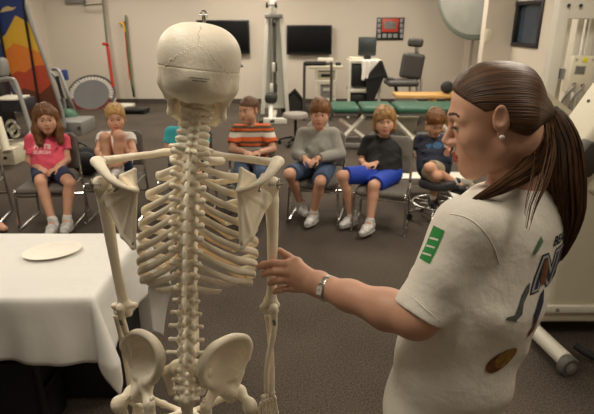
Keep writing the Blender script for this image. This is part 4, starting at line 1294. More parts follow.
M_stripe = stripes('rugby_stripes', [(0.0, (86, 72, 54)), (.16, (214, 96, 44)), (.44, (222, 214, 200)), (.74, (96, 80, 58)), (.86, (214, 96, 44))], .135, offset=0.0)

HZ = .455
def hips(lx, rx, y): return dict(hipL=PZ(lx, y, HZ), hipR=PZ(rx, y, HZ))
def toe(a, b): return unit(np.append((np.asarray(b) - np.asarray(a))[:2], 0))

chair0 = None
def seat(K, label, yaw, back=.02):
    """puts a chair under a child; yaw: direction the seat faces, 180 = camera"""
    global chair0
    h = (K['hipL'] + K['hipR']) / 2
    q = math.radians(yaw - 180)
    f = V3(math.sin(q), -math.cos(q), 0)
    loc = (h[0] + f[0] * .05, h[1] + f[1] * .05, 0)
    if chair0 is None:
        chair0 = make_chair(label); chair0.location = loc; chair0.rotation_euler = (0, 0, q)
        return chair0
    return dup(chair0, loc, q, label, 'grey padded chairs of the circle')

# girl in pink
K = dict(head=P(46, 118, 4.42), neck=P(47, 132, 4.5), shL=P(31.5, 140, 4.5), shR=P(63.5, 140, 4.5), elL=P(29, 161, 4.43), elR=P(67, 160, 4.43), wrL=P(40.5, 168.5, 4.25), wrR=P(56, 168.5, 4.25),
         knL=P(41, 183, 4.12), knR=P(70, 183, 4.12), anL=PZ(53, 223, .105), anR=PZ(67, 221, .105), **hips(41, 58, 171))
K['hdL'] = P(48, 172, 4.17) - K['wrL']; K['hdR'] = P(48, 172, 4.17) - K['wrR']
K['toeL'] = V3(.05, -1, 0); K['toeR'] = V3(.1, -1, 0)
r, I = child('girl with long brown hair in a pink lettered t-shirt', K, dict(yaw=205, pitch=-4, shirt=M_tee_pink, trousers=M_dnavy, hair='long', hair_mat=H_brown, shoe=M_shoe_w, sole=M_sole_w, lace=M_white, sock=M_white, sleeve=.5, legs=.72, legs_name='shorts', fat=1.06, s=1.02))
seat(K, 'grey padded chair under the girl in pink', 186)
mlet = mat('print_pale', (236, 206, 206), .8)
co = lerp(I['chest'], I['belly'], .25) + I['fwd'] * .1
decal('lettering', text_mesh('PITTS', .062, .0015), I['shirt'], co + I['up'] * .025, I['lat'] if I['lat'][0] > 0 else -I['lat'], I['up'], mlet, I['shirt'])
decal('lettering', text_mesh('BURGH', .045, .001), I['shirt'], co - I['up'] * .028, I['lat'] if I['lat'][0] > 0 else -I['lat'], I['up'], mlet, I['shirt'])

# blond girl hugging her knees
K = dict(head=P(115.5, 117.5, 4.42), neck=P(116, 131, 4.55), shL=P(103, 138, 4.56), shR=P(129.5, 138, 4.56), elL=P(98.5, 152, 4.42), elR=P(133.5, 152, 4.42), wrL=P(105, 161, 4.16), wrR=P(124, 161, 4.16),
         knL=P(105, 137.5, 4.28), knR=P(119, 135.5, 4.26), anL=P(108, 165, 4.24), anR=P(118, 165, 4.24), **hips(108, 124, 167))
K['hdL'] = V3(.9, -.3, -.3); K['hdR'] = V3(-.9, -.3, -.3); K['hnL'] = V3(0, -1, .2); K['hnR'] = V3(0, -1, .2)
K['toeL'] = V3(0, -1, 0); K['toeR'] = V3(0, -1, 0)
child('blond girl in a white top hugging her knees on a chair', K, dict(yaw=197, pitch=-4, shirt=M_white, trousers=M_dnavy, hair='pony', hair_mat=H_blond, fair=True, shoe=M_shoe_w, sole=M_sole_w, sleeve=.35, legs=.45, s=.95))
seat(K, 'grey padded chair under the blond girl hugging her knees', 181)

# child in teal behind the skeleton
K = dict(head=P(189, 113, 4.6), neck=P(187, 126, 4.65), shL=P(171, 132.5, 4.65), shR=P(202, 132.5, 4.65), elL=P(167, 152, 4.6), elR=P(207, 152, 4.6), wrL=P(180, 160, 4.4), wrR=P(193, 160, 4.4),
         knL=P(178, 176, 4.25), knR=P(197, 176, 4.25), anL=PZ(181, 219, .105), anR=PZ(193, 219, .105), toeL=V3(0, -1, 0), toeR=V3(0, -1, 0), **hips(179, 196, 164))
child('child in a teal t-shirt mostly hidden behind the skeleton', K, dict(yaw=180, shirt=M_teal, trousers=M_dnavy, hair='short', hair_mat=H_brown, shoe=M_shoe_w, sole=M_sole_w, sock=M_white, s=.92, legs=.8))
seat(K, 'grey padded chair behind the ribs of the skeleton', 180)

# boy in stripes looking aside
K = dict(head=P(249, 109.5, 4.5), neck=P(251, 124, 4.56), shL=P(237, 131, 4.56), shR=P(267, 130.5, 4.56), elL=P(232.5, 149, 4.48), elR=P(273, 149, 4.48), wrL=P(244.5, 152, 4.32), wrR=P(260.5, 152, 4.32),
         knL=P(241, 174, 4.2), knR=P(261, 174, 4.2), anL=PZ(244, 216, .105), anR=PZ(254, 216, .105), toeL=V3(0, -1, 0), toeR=V3(.1, -1, 0), **hips(243, 260, 162))
K['hdL'] = V3(.8, -.5, -.1); K['hdR'] = V3(-.8, -.5, -.1)
r, I = child('boy in a striped orange and white shirt looking aside', K, dict(yaw=146, pitch=-3, shirt=M_stripe, shirt_name='striped_shirt', trousers=M_denim, legs=1.9, legs_name='jeans', hair='buzz', hair_mat=H_buzz, shoe=M_shoe_k, sole=M_sole_k, collar=mat('brown_knit', (92, 76, 56), .85), sleeve=.7, loose=.018, s=.96))
seat(K, 'grey padded chair under the boy in stripes', 184)

# boy in grey hoodie
K = dict(head=P(320, 113, 4.42), neck=P(318.5, 128.5, 4.5), shL=P(303.5, 134.5, 4.5), shR=P(333, 134.5, 4.5), elL=P(297.5, 154, 4.42), elR=P(339.5, 154, 4.42), wrL=P(304.5, 158, 4.26), wrR=P(317, 158.5, 4.24),
         knL=P(289, 174, 4.15), knR=P(320, 182, 4.06), anL=PZ(301, 204, .125), anR=PZ(313.5, 214, .11), toeL=V3(.35, -1, 0), toeR=V3(-.55, -1, 0), **hips(310, 327, 167))
K['hdL'] = V3(.6, -.6, -.3); K['hdR'] = V3(-.6, -.6, -.3)
child('boy in a grey zip hoodie and denim shorts', K, dict(yaw=174, pitch=-4, shirt=M_hood, shirt_name='hoodie', trousers=M_denim, legs=.9, legs_name='denim_shorts', hair='bowl', hair_mat=H_chest, shoe=M_shoe_w, sole=M_sole_w, lace=M_white, sock=M_white, sleeve=1.9, loose=.02, hood=True, loose2=.018, fat=1.03, s=1.0))
seat(K, 'grey padded chair under the boy in the hoodie', 168)

# boy in black and royal blue
K = dict(head=P(384.5, 120, 4.40), neck=P(384.5, 134.5, 4.48), shL=P(368.5, 142, 4.48), shR=P(398, 141, 4.5), elL=P(361.5, 161, 4.42), elR=P(401, 161, 4.42), wrL=P(363, 162.5, 4.24), wrR=P(376, 163.5, 4.22),
         knL=P(342, 176, 4.1), knR=P(373.5, 186, 4.05), anL=PZ(352, 216, .11), anR=PZ(369.5, 223, .11), toeL=V3(-.75, -.65, 0), toeR=V3(-.6, -.8, 0), **hips(376, 393, 174))
K['hdL'] = V3(.5, -.6, -.2); K['hdR'] = V3(-.8, -.5, .0)
child('boy with chin length blond hair in black shirt and blue shorts', K, dict(yaw=174, pitch=-2, roll=3, shirt=M_blackc, trousers=M_royal, legs=.88, hair='shag', hair_mat=H_dblond, fair=True, shoe=M_shoe_w, sole=M_sole_w, lace=M_white, sock=M_white, sock_h=.03, sleeve=.75, loose=.02, loose2=.018, flare=1.5, s=1.0))
seat(K, 'grey padded chair under the boy in royal blue shorts', 164)

# boy in navy on the swivel stool
K = dict(head=P(435, 122, 4.5), neck=P(434, 134.5, 4.62), shL=P(420.5, 141, 4.62), shR=P(448, 141, 4.62), elL=P(418, 156, 4.55), elR=P(444, 160, 4.42), wrL=P(427, 160, 4.42), wrR=P(448, 150, 4.38),
         knL=P(437, 176, 4.27), knR=P(429, 168, 4.3), anL=P(433.5, 199, 4.37), anR=P(457, 184, 4.36), toeL=V3(.1, -1, 0), toeR=V3(.9, -.4, 0), **hips(427, 441, 169))
K['hdL'] = V3(.4, -.8, -.1); K['hdR'] = V3(.1, -.2, 1); K['hnR'] = V3(.5, -.8, 0)
r, I = child('boy in a navy t-shirt with legs crossed on a stool', K, dict(yaw=186, pitch=-26, shirt=M_navy, trousers=M_khaki, legs=.8, hair='short', hair_mat=H_chest, shoe=M_shoe_k, sole=M_sole_k, sock=M_white, sleeve=.6, loose=.02, s=.96, shoe_pitchR=-.1, flare=1.6))
mpr = mat('print_blue', (44, 84, 120), .8, var=.4, scale=60)
lat = I['lat'] if I['lat'][0] > 0 else -I['lat']
co = lerp(I['chest'], I['belly'], .15) + I['fwd'] * .1
decal('print', poly_mesh([(.045 * math.cos(a), .034 * math.sin(a)) for a in np.linspace(0, 6.28, 20, endpoint=False)]), I['shirt'], co, lat, I['up'], mpr, I['shirt'])
decal('print', poly_mesh([(-.10, .015), (-.055, .025), (-.05, -.01), (-.08, -.03)]), I['shirt'], co, lat, I['up'], mpr, I['shirt'])
decal('print', poly_mesh([(.055, .02), (.09, .01), (.08, -.03), (.05, -.015)]), I['shirt'], co, lat, I['up'], mpr, I['shirt'])
h = (K['hipL'] + K['hipR']) / 2
swivel_stool(V3(h[0] + .02, h[1] - .08, 0), .235, HZ - .075, .165, .205, 'swivel stool with chrome foot ring under the boy in navy', mat('stool_dark', (36, 36, 38), .5), 4.4)

# child at the left edge: leg in sandal
K = dict(head=P(-32, 118, 4.5), neck=P(-31, 132, 4.55), shL=P(-47, 140, 4.55), shR=P(-15, 140, 4.55), elL=P(-49, 160, 4.5), elR=P(-12, 160, 4.5), wrL=P(-38, 171, 4.3), wrR=P(-24, 171, 4.3),
         knL=P(-38, 184, 4.15), knR=P(-14, 184, 4.15), anL=PZ(-22, 221, .1), anR=PZ(-6, 221, .1), **hips(-40, -22, 171))
K['toeL'] = V3(.2, -1, 0); K['toeR'] = V3(1, -.55, 0)
child('child in sandals at the left edge showing only a foot', K, dict(yaw=180, shirt=M_teal, trousers=M_denim, hair='short', hair_mat=H_brown, shoe=M_skin_k, sole=M_black, s=.95, legs=.8))
seat(K, 'grey padded chair cut off by the left edge', 192)
# ---------------------------------------------------------------- the skeleton
sk = thing('skeleton', 'life size ivory skeleton model seen from behind', 'skeleton', (P(187, 385, 1.05)[0], 1.05, 0))
# spine midline: photo column,row -> depth of the neural arch
SPY = [96, 148, 191, 239, 289, 327, 353, 372]
SPX = [198.5, 191.5, 188.5, 186.8, 186.2, 186.2, 186.5, 187]
SPD = [1.085, 1.055, 1.035, 1.028, 1.04, 1.05, 1.04, 1.03]
def spine(py):
    return P(np.interp(py, SPY, SPX), py, np.interp(py, SPY, SPD))
def spine_frame(py):
    a, b = spine(py + 3), spine(py - 3)
    u = unit(b - a); x = unit(V3(1, 0, 0) - u * u[0]); y = np.cross(u, x)
    return Frame(spine(py), np.array([x, y, u]).T)

def vertebra(py, kind, s=1.0, wt=1.0, tilt=0.0):
    fr = spine_frame(py); R = fr.R @ np.array(Matrix.Rotation(tilt, 3, 'X'))
    if kind == 'C': R = R @ np.array(Matrix.Rotation(.22, 3, 'Z'))
    fr = Frame(fr.o, R)
    p = lambda x, y, z: fr(V3(x, y, z) * s)
    A = []; S = []
    X, Y, Z = R[:, 0], R[:, 1], R[:, 2]
    if kind == 'T':
        A += [(cone(p(0, .034, -.008), p(0, .034, .008), .016 * s, .016 * s), 0)]
        A += [(cone(p(0, -.004, .002), p(0, -.024, -.018), .0075 * s, .0062 * s, X, .66), .006), (cone(p(0, -.022, -.016), p(0, -.030, -.028), .0058 * s, .0046 * s, X, .8), .004)]
        for q in (-1, 1):
            A += [(cone(p(0, -.006, -.003), p(.015 * q, .004, .003), .0066 * s, .0075 * s, Y, .6), .006), (cone(p(.013 * q, .004, .002), p(.013 * q, .03, .002), .006 * s, .007 * s), .006),
                  (cone(p(.013 * q, .002, .001), p(.031 * wt * q, -.008, .007), .0056 * s, .0060 * s), .007), (ell(p(.033 * wt * q, -.009, .008), V3(.0066, .0062, .0070) * s, R), .004),
                  (ell(p(.011 * q, -.005, -.010), V3(.0062, .004, .0075) * s, R), .004)]
    elif kind == 'L':
        A += [(cone(p(0, .040, -.010), p(0, .040, .010), .0215 * s, .0215 * s), 0)]
        A += [(rbox(p(0, -.018, -.005), V3(.0034, .014, .0085) * s, R, .003), .004), (ell(p(0, -.030, -.008), V3(.0042, .004, .008) * s, R), .004)]
        for q in (-1, 1):
            A += [(cone(p(0, -.006, -.003), p(.014 * q, .0, -.002), .0085 * s, .0085 * s, Y, .7), .006), (cone(p(.013 * q, .002, .003), p(.013 * q, .035, .004), .0062 * s, .008 * s), .006),
                  (ell(p(.0145 * q, -.004, .010), V3(.0062, .0064, .0078) * s, R), .005), (ell(p(.0118 * q, -.006, -.013), V3(.0054, .0056, .0078) * s, R), .005),
                  (cone(p(.014 * q, .006, .002), p(.028 * wt * q, .004, .002), .0045 * s, .0040 * s), .005), (cone(p(.028 * wt * q, .004, .002), p(.044 * wt * q, .0, .004), .0040 * s, .0050 * s), .003)]
    else:  # cervical
        A += [(cone(p(0, .022, -.004), p(0, .022, .004), .0105 * s, .0105 * s, X, 1.3), 0)]
        for q in (-1, 1):
            A += [(cone(p(.001 * q, -.010, -.001), p(.018 * q, -.001, .001), .0054 * s, .0060 * s, Y, .75), .004), (ell(p(.0225 * q, .003, .0), V3(.0092, .0085, .0060) * s, R), .004),
                  (cone(p(.018 * q, .008, .0), p(.027 * wt * q, .012, -.002), .005 * s, .0045 * s), .005)]
            A += [(cone(p(.002 * q, -.010, -.003), p(.0065 * q, -.020 * wt, -.008), .0050 * s, .0046 * s), .004)]
    return blob(A, .00155, subs=S)

mk = lambda name, vq, m=M_bone, lab=None, par=sk: putblob(name, vq, m, par, lab)
CY = [105.5, 112.5, 119.5, 126.5, 133.5, 140.5, 147.5]
for i, y in enumerate(CY):
    if i == 0:  # atlas ring
        fr = spine_frame(y); A = []
        for q in np.linspace(0, 2 * math.pi, 14, endpoint=False):
            q2 = q + 2 * math.pi / 14
            f = lambda a: fr(.021 * math.cos(a), .008 + .019 * math.sin(a), 0)
            A.append((cone(f(q), f(q2), .0052, .0052), .003))
        for q in (-1, 1): A.append((ell(fr(.027 * q, .008, .0), V3(.012, .01, .008), fr.R), .006))
        mk('cervical_vertebra', blob(A, .0016))
    else:
        mk('cervical_vertebra', vertebra(y, 'C', 1.0 + .03 * i, 1.0 + (.35 if i == 6 else 0)))
TY = [155.5 + (289.5 - 155.5) * ((i / 11) ** 1.06) for i in range(12)]
for i, y in enumerate(TY):
    mk('thoracic_vertebra', vertebra(y, 'T', (.94 + .012 * i), [1.18, 1.14, 1.1, 1.05, 1.02, 1, 1, .97, .94, .86, .72, .6][i], .10 if 2 < i < 10 else 0))
LY = [302, 314.5, 327.5, 341, 354]
for i, y in enumerate(LY):
    mk('lumbar_vertebra', vertebra(y, 'L', .98 + .02 * i, [.66, .76, .84, .86, .98][i]))
ally = CY + TY + LY
for i, (a, b) in enumerate(zip(ally[1:], ally[2:])):
    fr = spine_frame((a + b) / 2); off = .024 if i < 6 else (.034 if i < 17 else .037); r = .0125 if i < 6 else (.0155 if i < 17 else .0205)
    A_, B_ = fr(0, off, -.0035), fr(0, off, .0035)
    MB().cyl(A_, B_, r, seg=24).build('spinal_disc', M_disc, sk, 'tan cushion disc')

# sacrum and tailbone
fr = spine_frame(383); q0 = fr.o
px = lambda x, y, Y: P(x, y, Y)
A = [(cone(px(187, 366, 1.065), px(187, 398, 1.03), .024, .018, V3(1, 0, 0), 1.35), 0), (cone(px(187, 398, 1.03), px(187, 418, 1.03), .017, .007, V3(1, 0, 0), 1.3), .012)]
for s in (-1, 1):
    A += [(cone(px(187 + 12 * s, 366, 1.06), px(187 + 19 * s, 372, 1.07), .013, .014), .012), (cone(px(187 + 19 * s, 372, 1.07), px(187 + 15 * s, 392, 1.05), .013, .010), .012)]
    for k in range(4):
        y = 366 + 9.5 * k
        A.append((ell(px(187 + (7.6 - .9 * k) * s, y + 4.5, 1.034 - .006 * k), V3(.006, .006, .008)), .006))
        A.append((ell(px(187 + (14.5 - 1.2 * k) * s, y + 4, 1.042 - .007 * k), V3(.006, .006, .006)), .006))
for k in range(4): A.append((ell(px(187, 366 + 9 * k, 1.026 - .006 * k), V3(.0055, .007, .0075)), .006))
S = []
for s in (-1, 1):
    for k, (dx, y) in enumerate(((11.5, 366), (11, 377.5), (9.5, 388), (8.5, 397))):
        c = px(187 + dx * s, y, 1.03 - .004 * k); S.append((cone(c, c + V3(0, .03, 0), .0055 - .0006 * k, .004), .003))
mk('sacrum', blob(A, .0017, subs=S))

# ---- ribs
HW = [.056, .094, .119, .131, .138, .141, .143, .143, .141, .136, .124, .100]
DRP = [.05, .085, .125, .155, .17, .18, .185, .185, .18, .165, .10, .06]
END = [165, 163, 161, 158, 154, 150, 146, 136, 122, 112, 84, 50]
st0, st1 = P(186, 172, 1.215), P(185.5, 243, 1.235)     # breastbone line at the front
for i, y in enumerate(TY):
    fr = spine_frame(y); W = HW[i]; D = .088 if i > 2 else [.058, .072, .082][i]
    for s in (-1, 1):
        pts = []; ths = np.linspace(math.asin(min(.9, .017 / W)), math.radians(END[i]), 30)
        base = fr(.017 * s, .012, .004)
        yc = base[1] + D * math.cos(ths[0]) - (.006 if i > 1 else 0)
        for k, th in enumerate(ths):
            f = (th - ths[0]) / (math.radians(165) - ths[0])
            back = -.012 * math.exp(-((th - .75) / .4) ** 2)
            pts.append(V3(fr.o[0] + s * W * math.sin(th), yc - D * math.cos(th) + back, base[2] - DRP[i] * (f ** .78)))
        hh = [.0086 * (.75 + .25 * min(1, k / 10)) * (1 - .15 * (k > 26)) for k in range(30)]
        if i in (10, 11): hh = [h * (1 - .45 * (k / 29) ** 3) for k, h in enumerate(hh)]
        if i == 0: hh = [h * .95 for h in hh]
        mb = MB(); mb.tube(pts, hh, seg=12, w=.48 if i else .8, up=(0, 0, 1)); mb.sph(pts[0], .0085, seg=12)
        rb = mb.build('rib', M_bone, sk)
        if i < 10:
            tgt = lerp(st0, st1, min(1.0, i / 6.5)) + V3(s * (.022 - .001 * i), .0, 0)
            m = lerp(pts[-1], tgt, .5) + V3(0, .012, -.012 if i > 4 else 0)
            MB().tube([pts[-1], m, tgt], [.0075, .007, .006], seg=10, smooth=6, w=.5, up=(0, 0, 1)).build('costal_cartilage', M_bone_d, rb, 'tan cartilage rib end')
mk('breastbone', blob([(cone(st0 + V3(0, 0, .01), lerp(st0, st1, .3), .020, .014, V3(0, 1, 0), .35), 0), (cone(lerp(st0, st1, .3), st1, .014, .017, V3(0, 1, 0), .35), .012), (cone(st1, st1 - V3(0, 0, .035), .008, .004, V3(0, 1, 0), .5), .008)], .0022))

# ---- shoulder blades, collar bones
def scapula(s):
    X = lambda dx: 187.5 + (dx if s > 0 else -dx)          # dx measured from the midline in photo columns
    sup, inf_, mdl = P(X(53), 170, 1.045), P(X(54), 247, 1.03), P(X(52), 190, 1.032)
    if s > 0: sup, inf_, mdl = P(241, 169, 1.05), P(242, 247, 1.034), P(239, 190, 1.036)
    gl = P(X(79), 194, 1.088); glo = P(X(77), 205, 1.080); lat = P(X(64), 236, 1.045)
    notch = P(X(66), 176, 1.072)
    A = [(tri(mdl, inf_, lat, .0028), .007), (tri(mdl, lat, glo, .0028), .007), (tri(mdl, glo, gl, .0028), .007), (tri(mdl, gl, notch, .0028), .007), (tri(mdl, notch, sup, .0028), .007),
         (cone(sup, mdl, .0036, .0042), .005), (cone(mdl, inf_, .0042, .0052), .005), (cone(inf_, lat, .0058, .0058), .006), (cone(lat, glo, .0058, .0075), .006), (cone(sup, notch, .0032, .0032), .004),
         (cone(glo, gl, .010, .0105), .008), (ell(P(X(82), 198, 1.096), (.009, .013, .018)), .008)]
    # spine of the blade rising to the acromion
    r0, r1, r2, r3 = P(X(51), 191, 1.030), P(X(64), 187, 1.022), P(X(77), 179, 1.030), P(X(86), 168, 1.056)
    ac = P(X(90), 161.5, 1.085)
    b1, b2 = P(X(63), 189, 1.058), P(X(74), 186, 1.072)
    A += [*chain([r0, r1, r2, r3, ac], [.0040, .0052, .0068, .0095, .0130], 5, .006, V3(0, .3, 1), .85), (cone(ac, P(X(84), 161, 1.108), .0125, .0090, V3(0, .3, 1), .75), .008),
          (tri(r0, r1, b1, .0022), .005), (tri(r1, b1, b2, .0022), .005), (tri(r1, r2, b2, .0024), .005),
          (cone(P(X(72), 182, 1.085), P(X(76), 176, 1.115), .007, .006), .006), (cone(P(X(76), 176, 1.115), P(X(82), 178, 1.125), .006, .005), .005)]
    o = mk('shoulder_blade', blob(A, .0017))
    sc = MB()
    for (a, r) in (((X(72), 190, 1.03), .0034), ((X(54), 243, 1.020), .0028)):
        c = P(*a); sc.cyl(c + V3(0, .03, 0), c - V3(0, .004, 0), r * .7, seg=10).cyl(c - V3(0, .003, 0), c - V3(0, .006, 0), r, seg=6)
    sc.build('screw', M_steel, o)
    c = [P(X(84), 160.5, 1.108), P(X(72), 159, 1.125), P(X(54), 156.5, 1.125), P(X(36), 154.5, 1.15), P(X(22), 152, 1.185), P(X(12), 154, 1.205)]
    if s > 0: c = [q + V3(0, 0, -.004) for q in c]
    mb = MB(); mb.tube(c, [.0100, .0092, .0084, .0084, .0090, .0115], seg=14, smooth=6); mb.build('collar_bone', M_bone, sk)
scapula(-1); scapula(1)

# ---- arms
def arm(s):
    if s < 0:
        hd, gt, j = (104, 186, 1.105), (99, 184, 1.095), [(105, 200, 1.105), (109, 228, 1.112), (115, 262, 1.118), (121, 292, 1.12), (124, 305, 1.12)]
        med, latr = (135.5, 305, 1.122), (114, 306, 1.12); tr = [(117, 312, 1.12), (129, 313, 1.12)]
        ol, ul = (121, 308, 1.107), [(121.5, 318, 1.118), (127, 336, 1.14), (135, 372, 1.17), (141, 400, 1.19)]
        ra_ = [(117, 318, 1.135), (121, 336, 1.155), (128, 372, 1.19), (133, 402, 1.205)]
    else:
        hd, gt, j = (268.5, 187, 1.105), (274, 184, 1.095), [(271.5, 200, 1.105), (272.5, 228, 1.112), (272.3, 262, 1.116), (272, 286, 1.117), (270.5, 300, 1.117)]
        med, latr = (262.5, 307, 1.117), (277, 305, 1.117); tr = [(266, 311, 1.117), (275, 311, 1.117)]
        ol, ul = (273.5, 308, 1.103), [(274, 318, 1.11), (273, 336, 1.11), (267, 366, 1.105), (266.5, 391, 1.105)]
        ra_ = [(268, 318, 1.125), (270, 336, 1.128), (271.5, 366, 1.125), (270.5, 392, 1.118)]
    p = lambda t: P(*t)
    A = [(ell(p(hd), (.021, .022, .021)), 0), (ell(p(gt), (.014, .015, .017)), .012)]
    pts = [p(q) for q in j]; rr = [.0175, .0140, .0118, .0122, .0140]
    A.append((cone(p(hd), pts[0], .018, rr[0]), .012))
    A += chain(pts, rr, 7, 0)
    A += [(cone(pts[4], p(med), .0100, .0075), .012), (cone(pts[4], p(latr), .0100, .0075), .012), (cone(p(tr[0]), p(tr[1]), .0088, .0095), .010)]
    S = [(ell(lerp(p(tr[0]), p(tr[1]), .5) + V3(0, -.012, .012), (.008, .009, .008)), .004)]
    h = mk('upper_arm_bone', blob(A, .0017, subs=S))
    # wing nut at the shoulder
    w = P(89, 184.5, 1.085) if s < 0 else P(281.5, 184, 1.085)
    d = V3(s, 0, 0)
    mb = MB(); mb.cyl(w - d * .03, w + d * .008, .0026, seg=10)
    mb.cyl(w - d * .012, w - d * .004, .0052, seg=12)
    for q in (-1, 1): mb.box(w - d * .006 + V3(0, -.002, .0085 * q), (.0014, .004, .0048), np.array(Matrix.Rotation(.4 * q, 3, 'Y')), bev=.001)
    for k in range(4): mb.lathe([(.0022, -.0012), (.0062, -.0008), (.0062, .0008), (.0022, .0012)], w - d * (.016 + .004 * k), np.array(Matrix.Rotation(1.571, 3, 'Y')), 14)
    mb.build('shoulder_wing_nut', M_steel, h)
    U = [p(q) for q in ul]; R_ = [p(q) for q in ra_]
    A = [(ell(p(ol), (.0095, .0105, .0125)), 0), (cone(p(ol), U[0], .0100, .0088), .008)]
    A += chain(U, [.0092, .0078, .0066, .0066], 7, 0)
    u = mk('ulna', blob(A, .0016))
    mb = MB(); c = U[0] + V3(0, -.009, -.004)
    for k in range(3): mb.lathe([(.0030, -.0010), (.0046, 0), (.0030, .0010)], c + V3(.001 * k, 0, -.0042 * k), np.array(Matrix.Rotation(1.571, 3, 'X')), 12)
    mb.build('elbow_spring', M_steel, u)
    A = [(cone(R_[0] + V3(0, 0, .006), R_[0], .0092, .0085), 0)]
    A += chain(R_, [.0080, .0070, .0080, .0120], 7, 0)
    mk('radius', blob(A, .0016))
    # hand bones
    wv = lerp(U[-1], R_[-1], .5); dn = unit(wv - lerp(U[0], R_[0], .5)); ac = unit(R_[-1] - U[-1] + V3(.3 * s * -1, -.2, 0)); ac = unit(ac - dn * (ac @ dn)); nn = np.cross(dn, ac)
    A = []
    rng = np.random.default_rng(5)
    for r_, (z, n_) in enumerate(((.010, 4), (.022, 4))):
        for k in range(n_): A.append((ell(wv + dn * z + ac * (k - 1.5) * .0105 + nn * rng.uniform(-.002, .002), (.0066, .0062, .0066)), .0015))
    hand = mk('wrist_bones', blob(A, .0016))
    for k in range(5):
        a = ac * (k - 2) * .010
        fan = unit(dn + ac * (k - 2) * .09 + nn * .12 * (k == 4))
        b = wv + dn * .030 + a
        ln = [.052, .058, .062, .060, .040][k]; A = [(cone(b, b + fan * ln, .0042, .0046), 0), (ell(b, (.0055,) * 3), .004), (ell(b + fan * ln, (.0058,) * 3), .004)]
        e = b + fan * (ln + .006)
        for m, l in enumerate((.036, .022, .016)):
            l *= [.85, .95, 1, .95, .8][k]; f2 = unit(fan + nn * .18 * (m + 1))
            A.append((cone(e, e + f2 * l, .0040 - .0005 * m, .0036 - .0005 * m), .0)); A.append((ell(e, (.0046 - .0004 * m,) * 3), .003)); e = e + f2 * (l + .003)
        mk('finger_bones', blob(A, .0016))
arm(-1); arm(1)

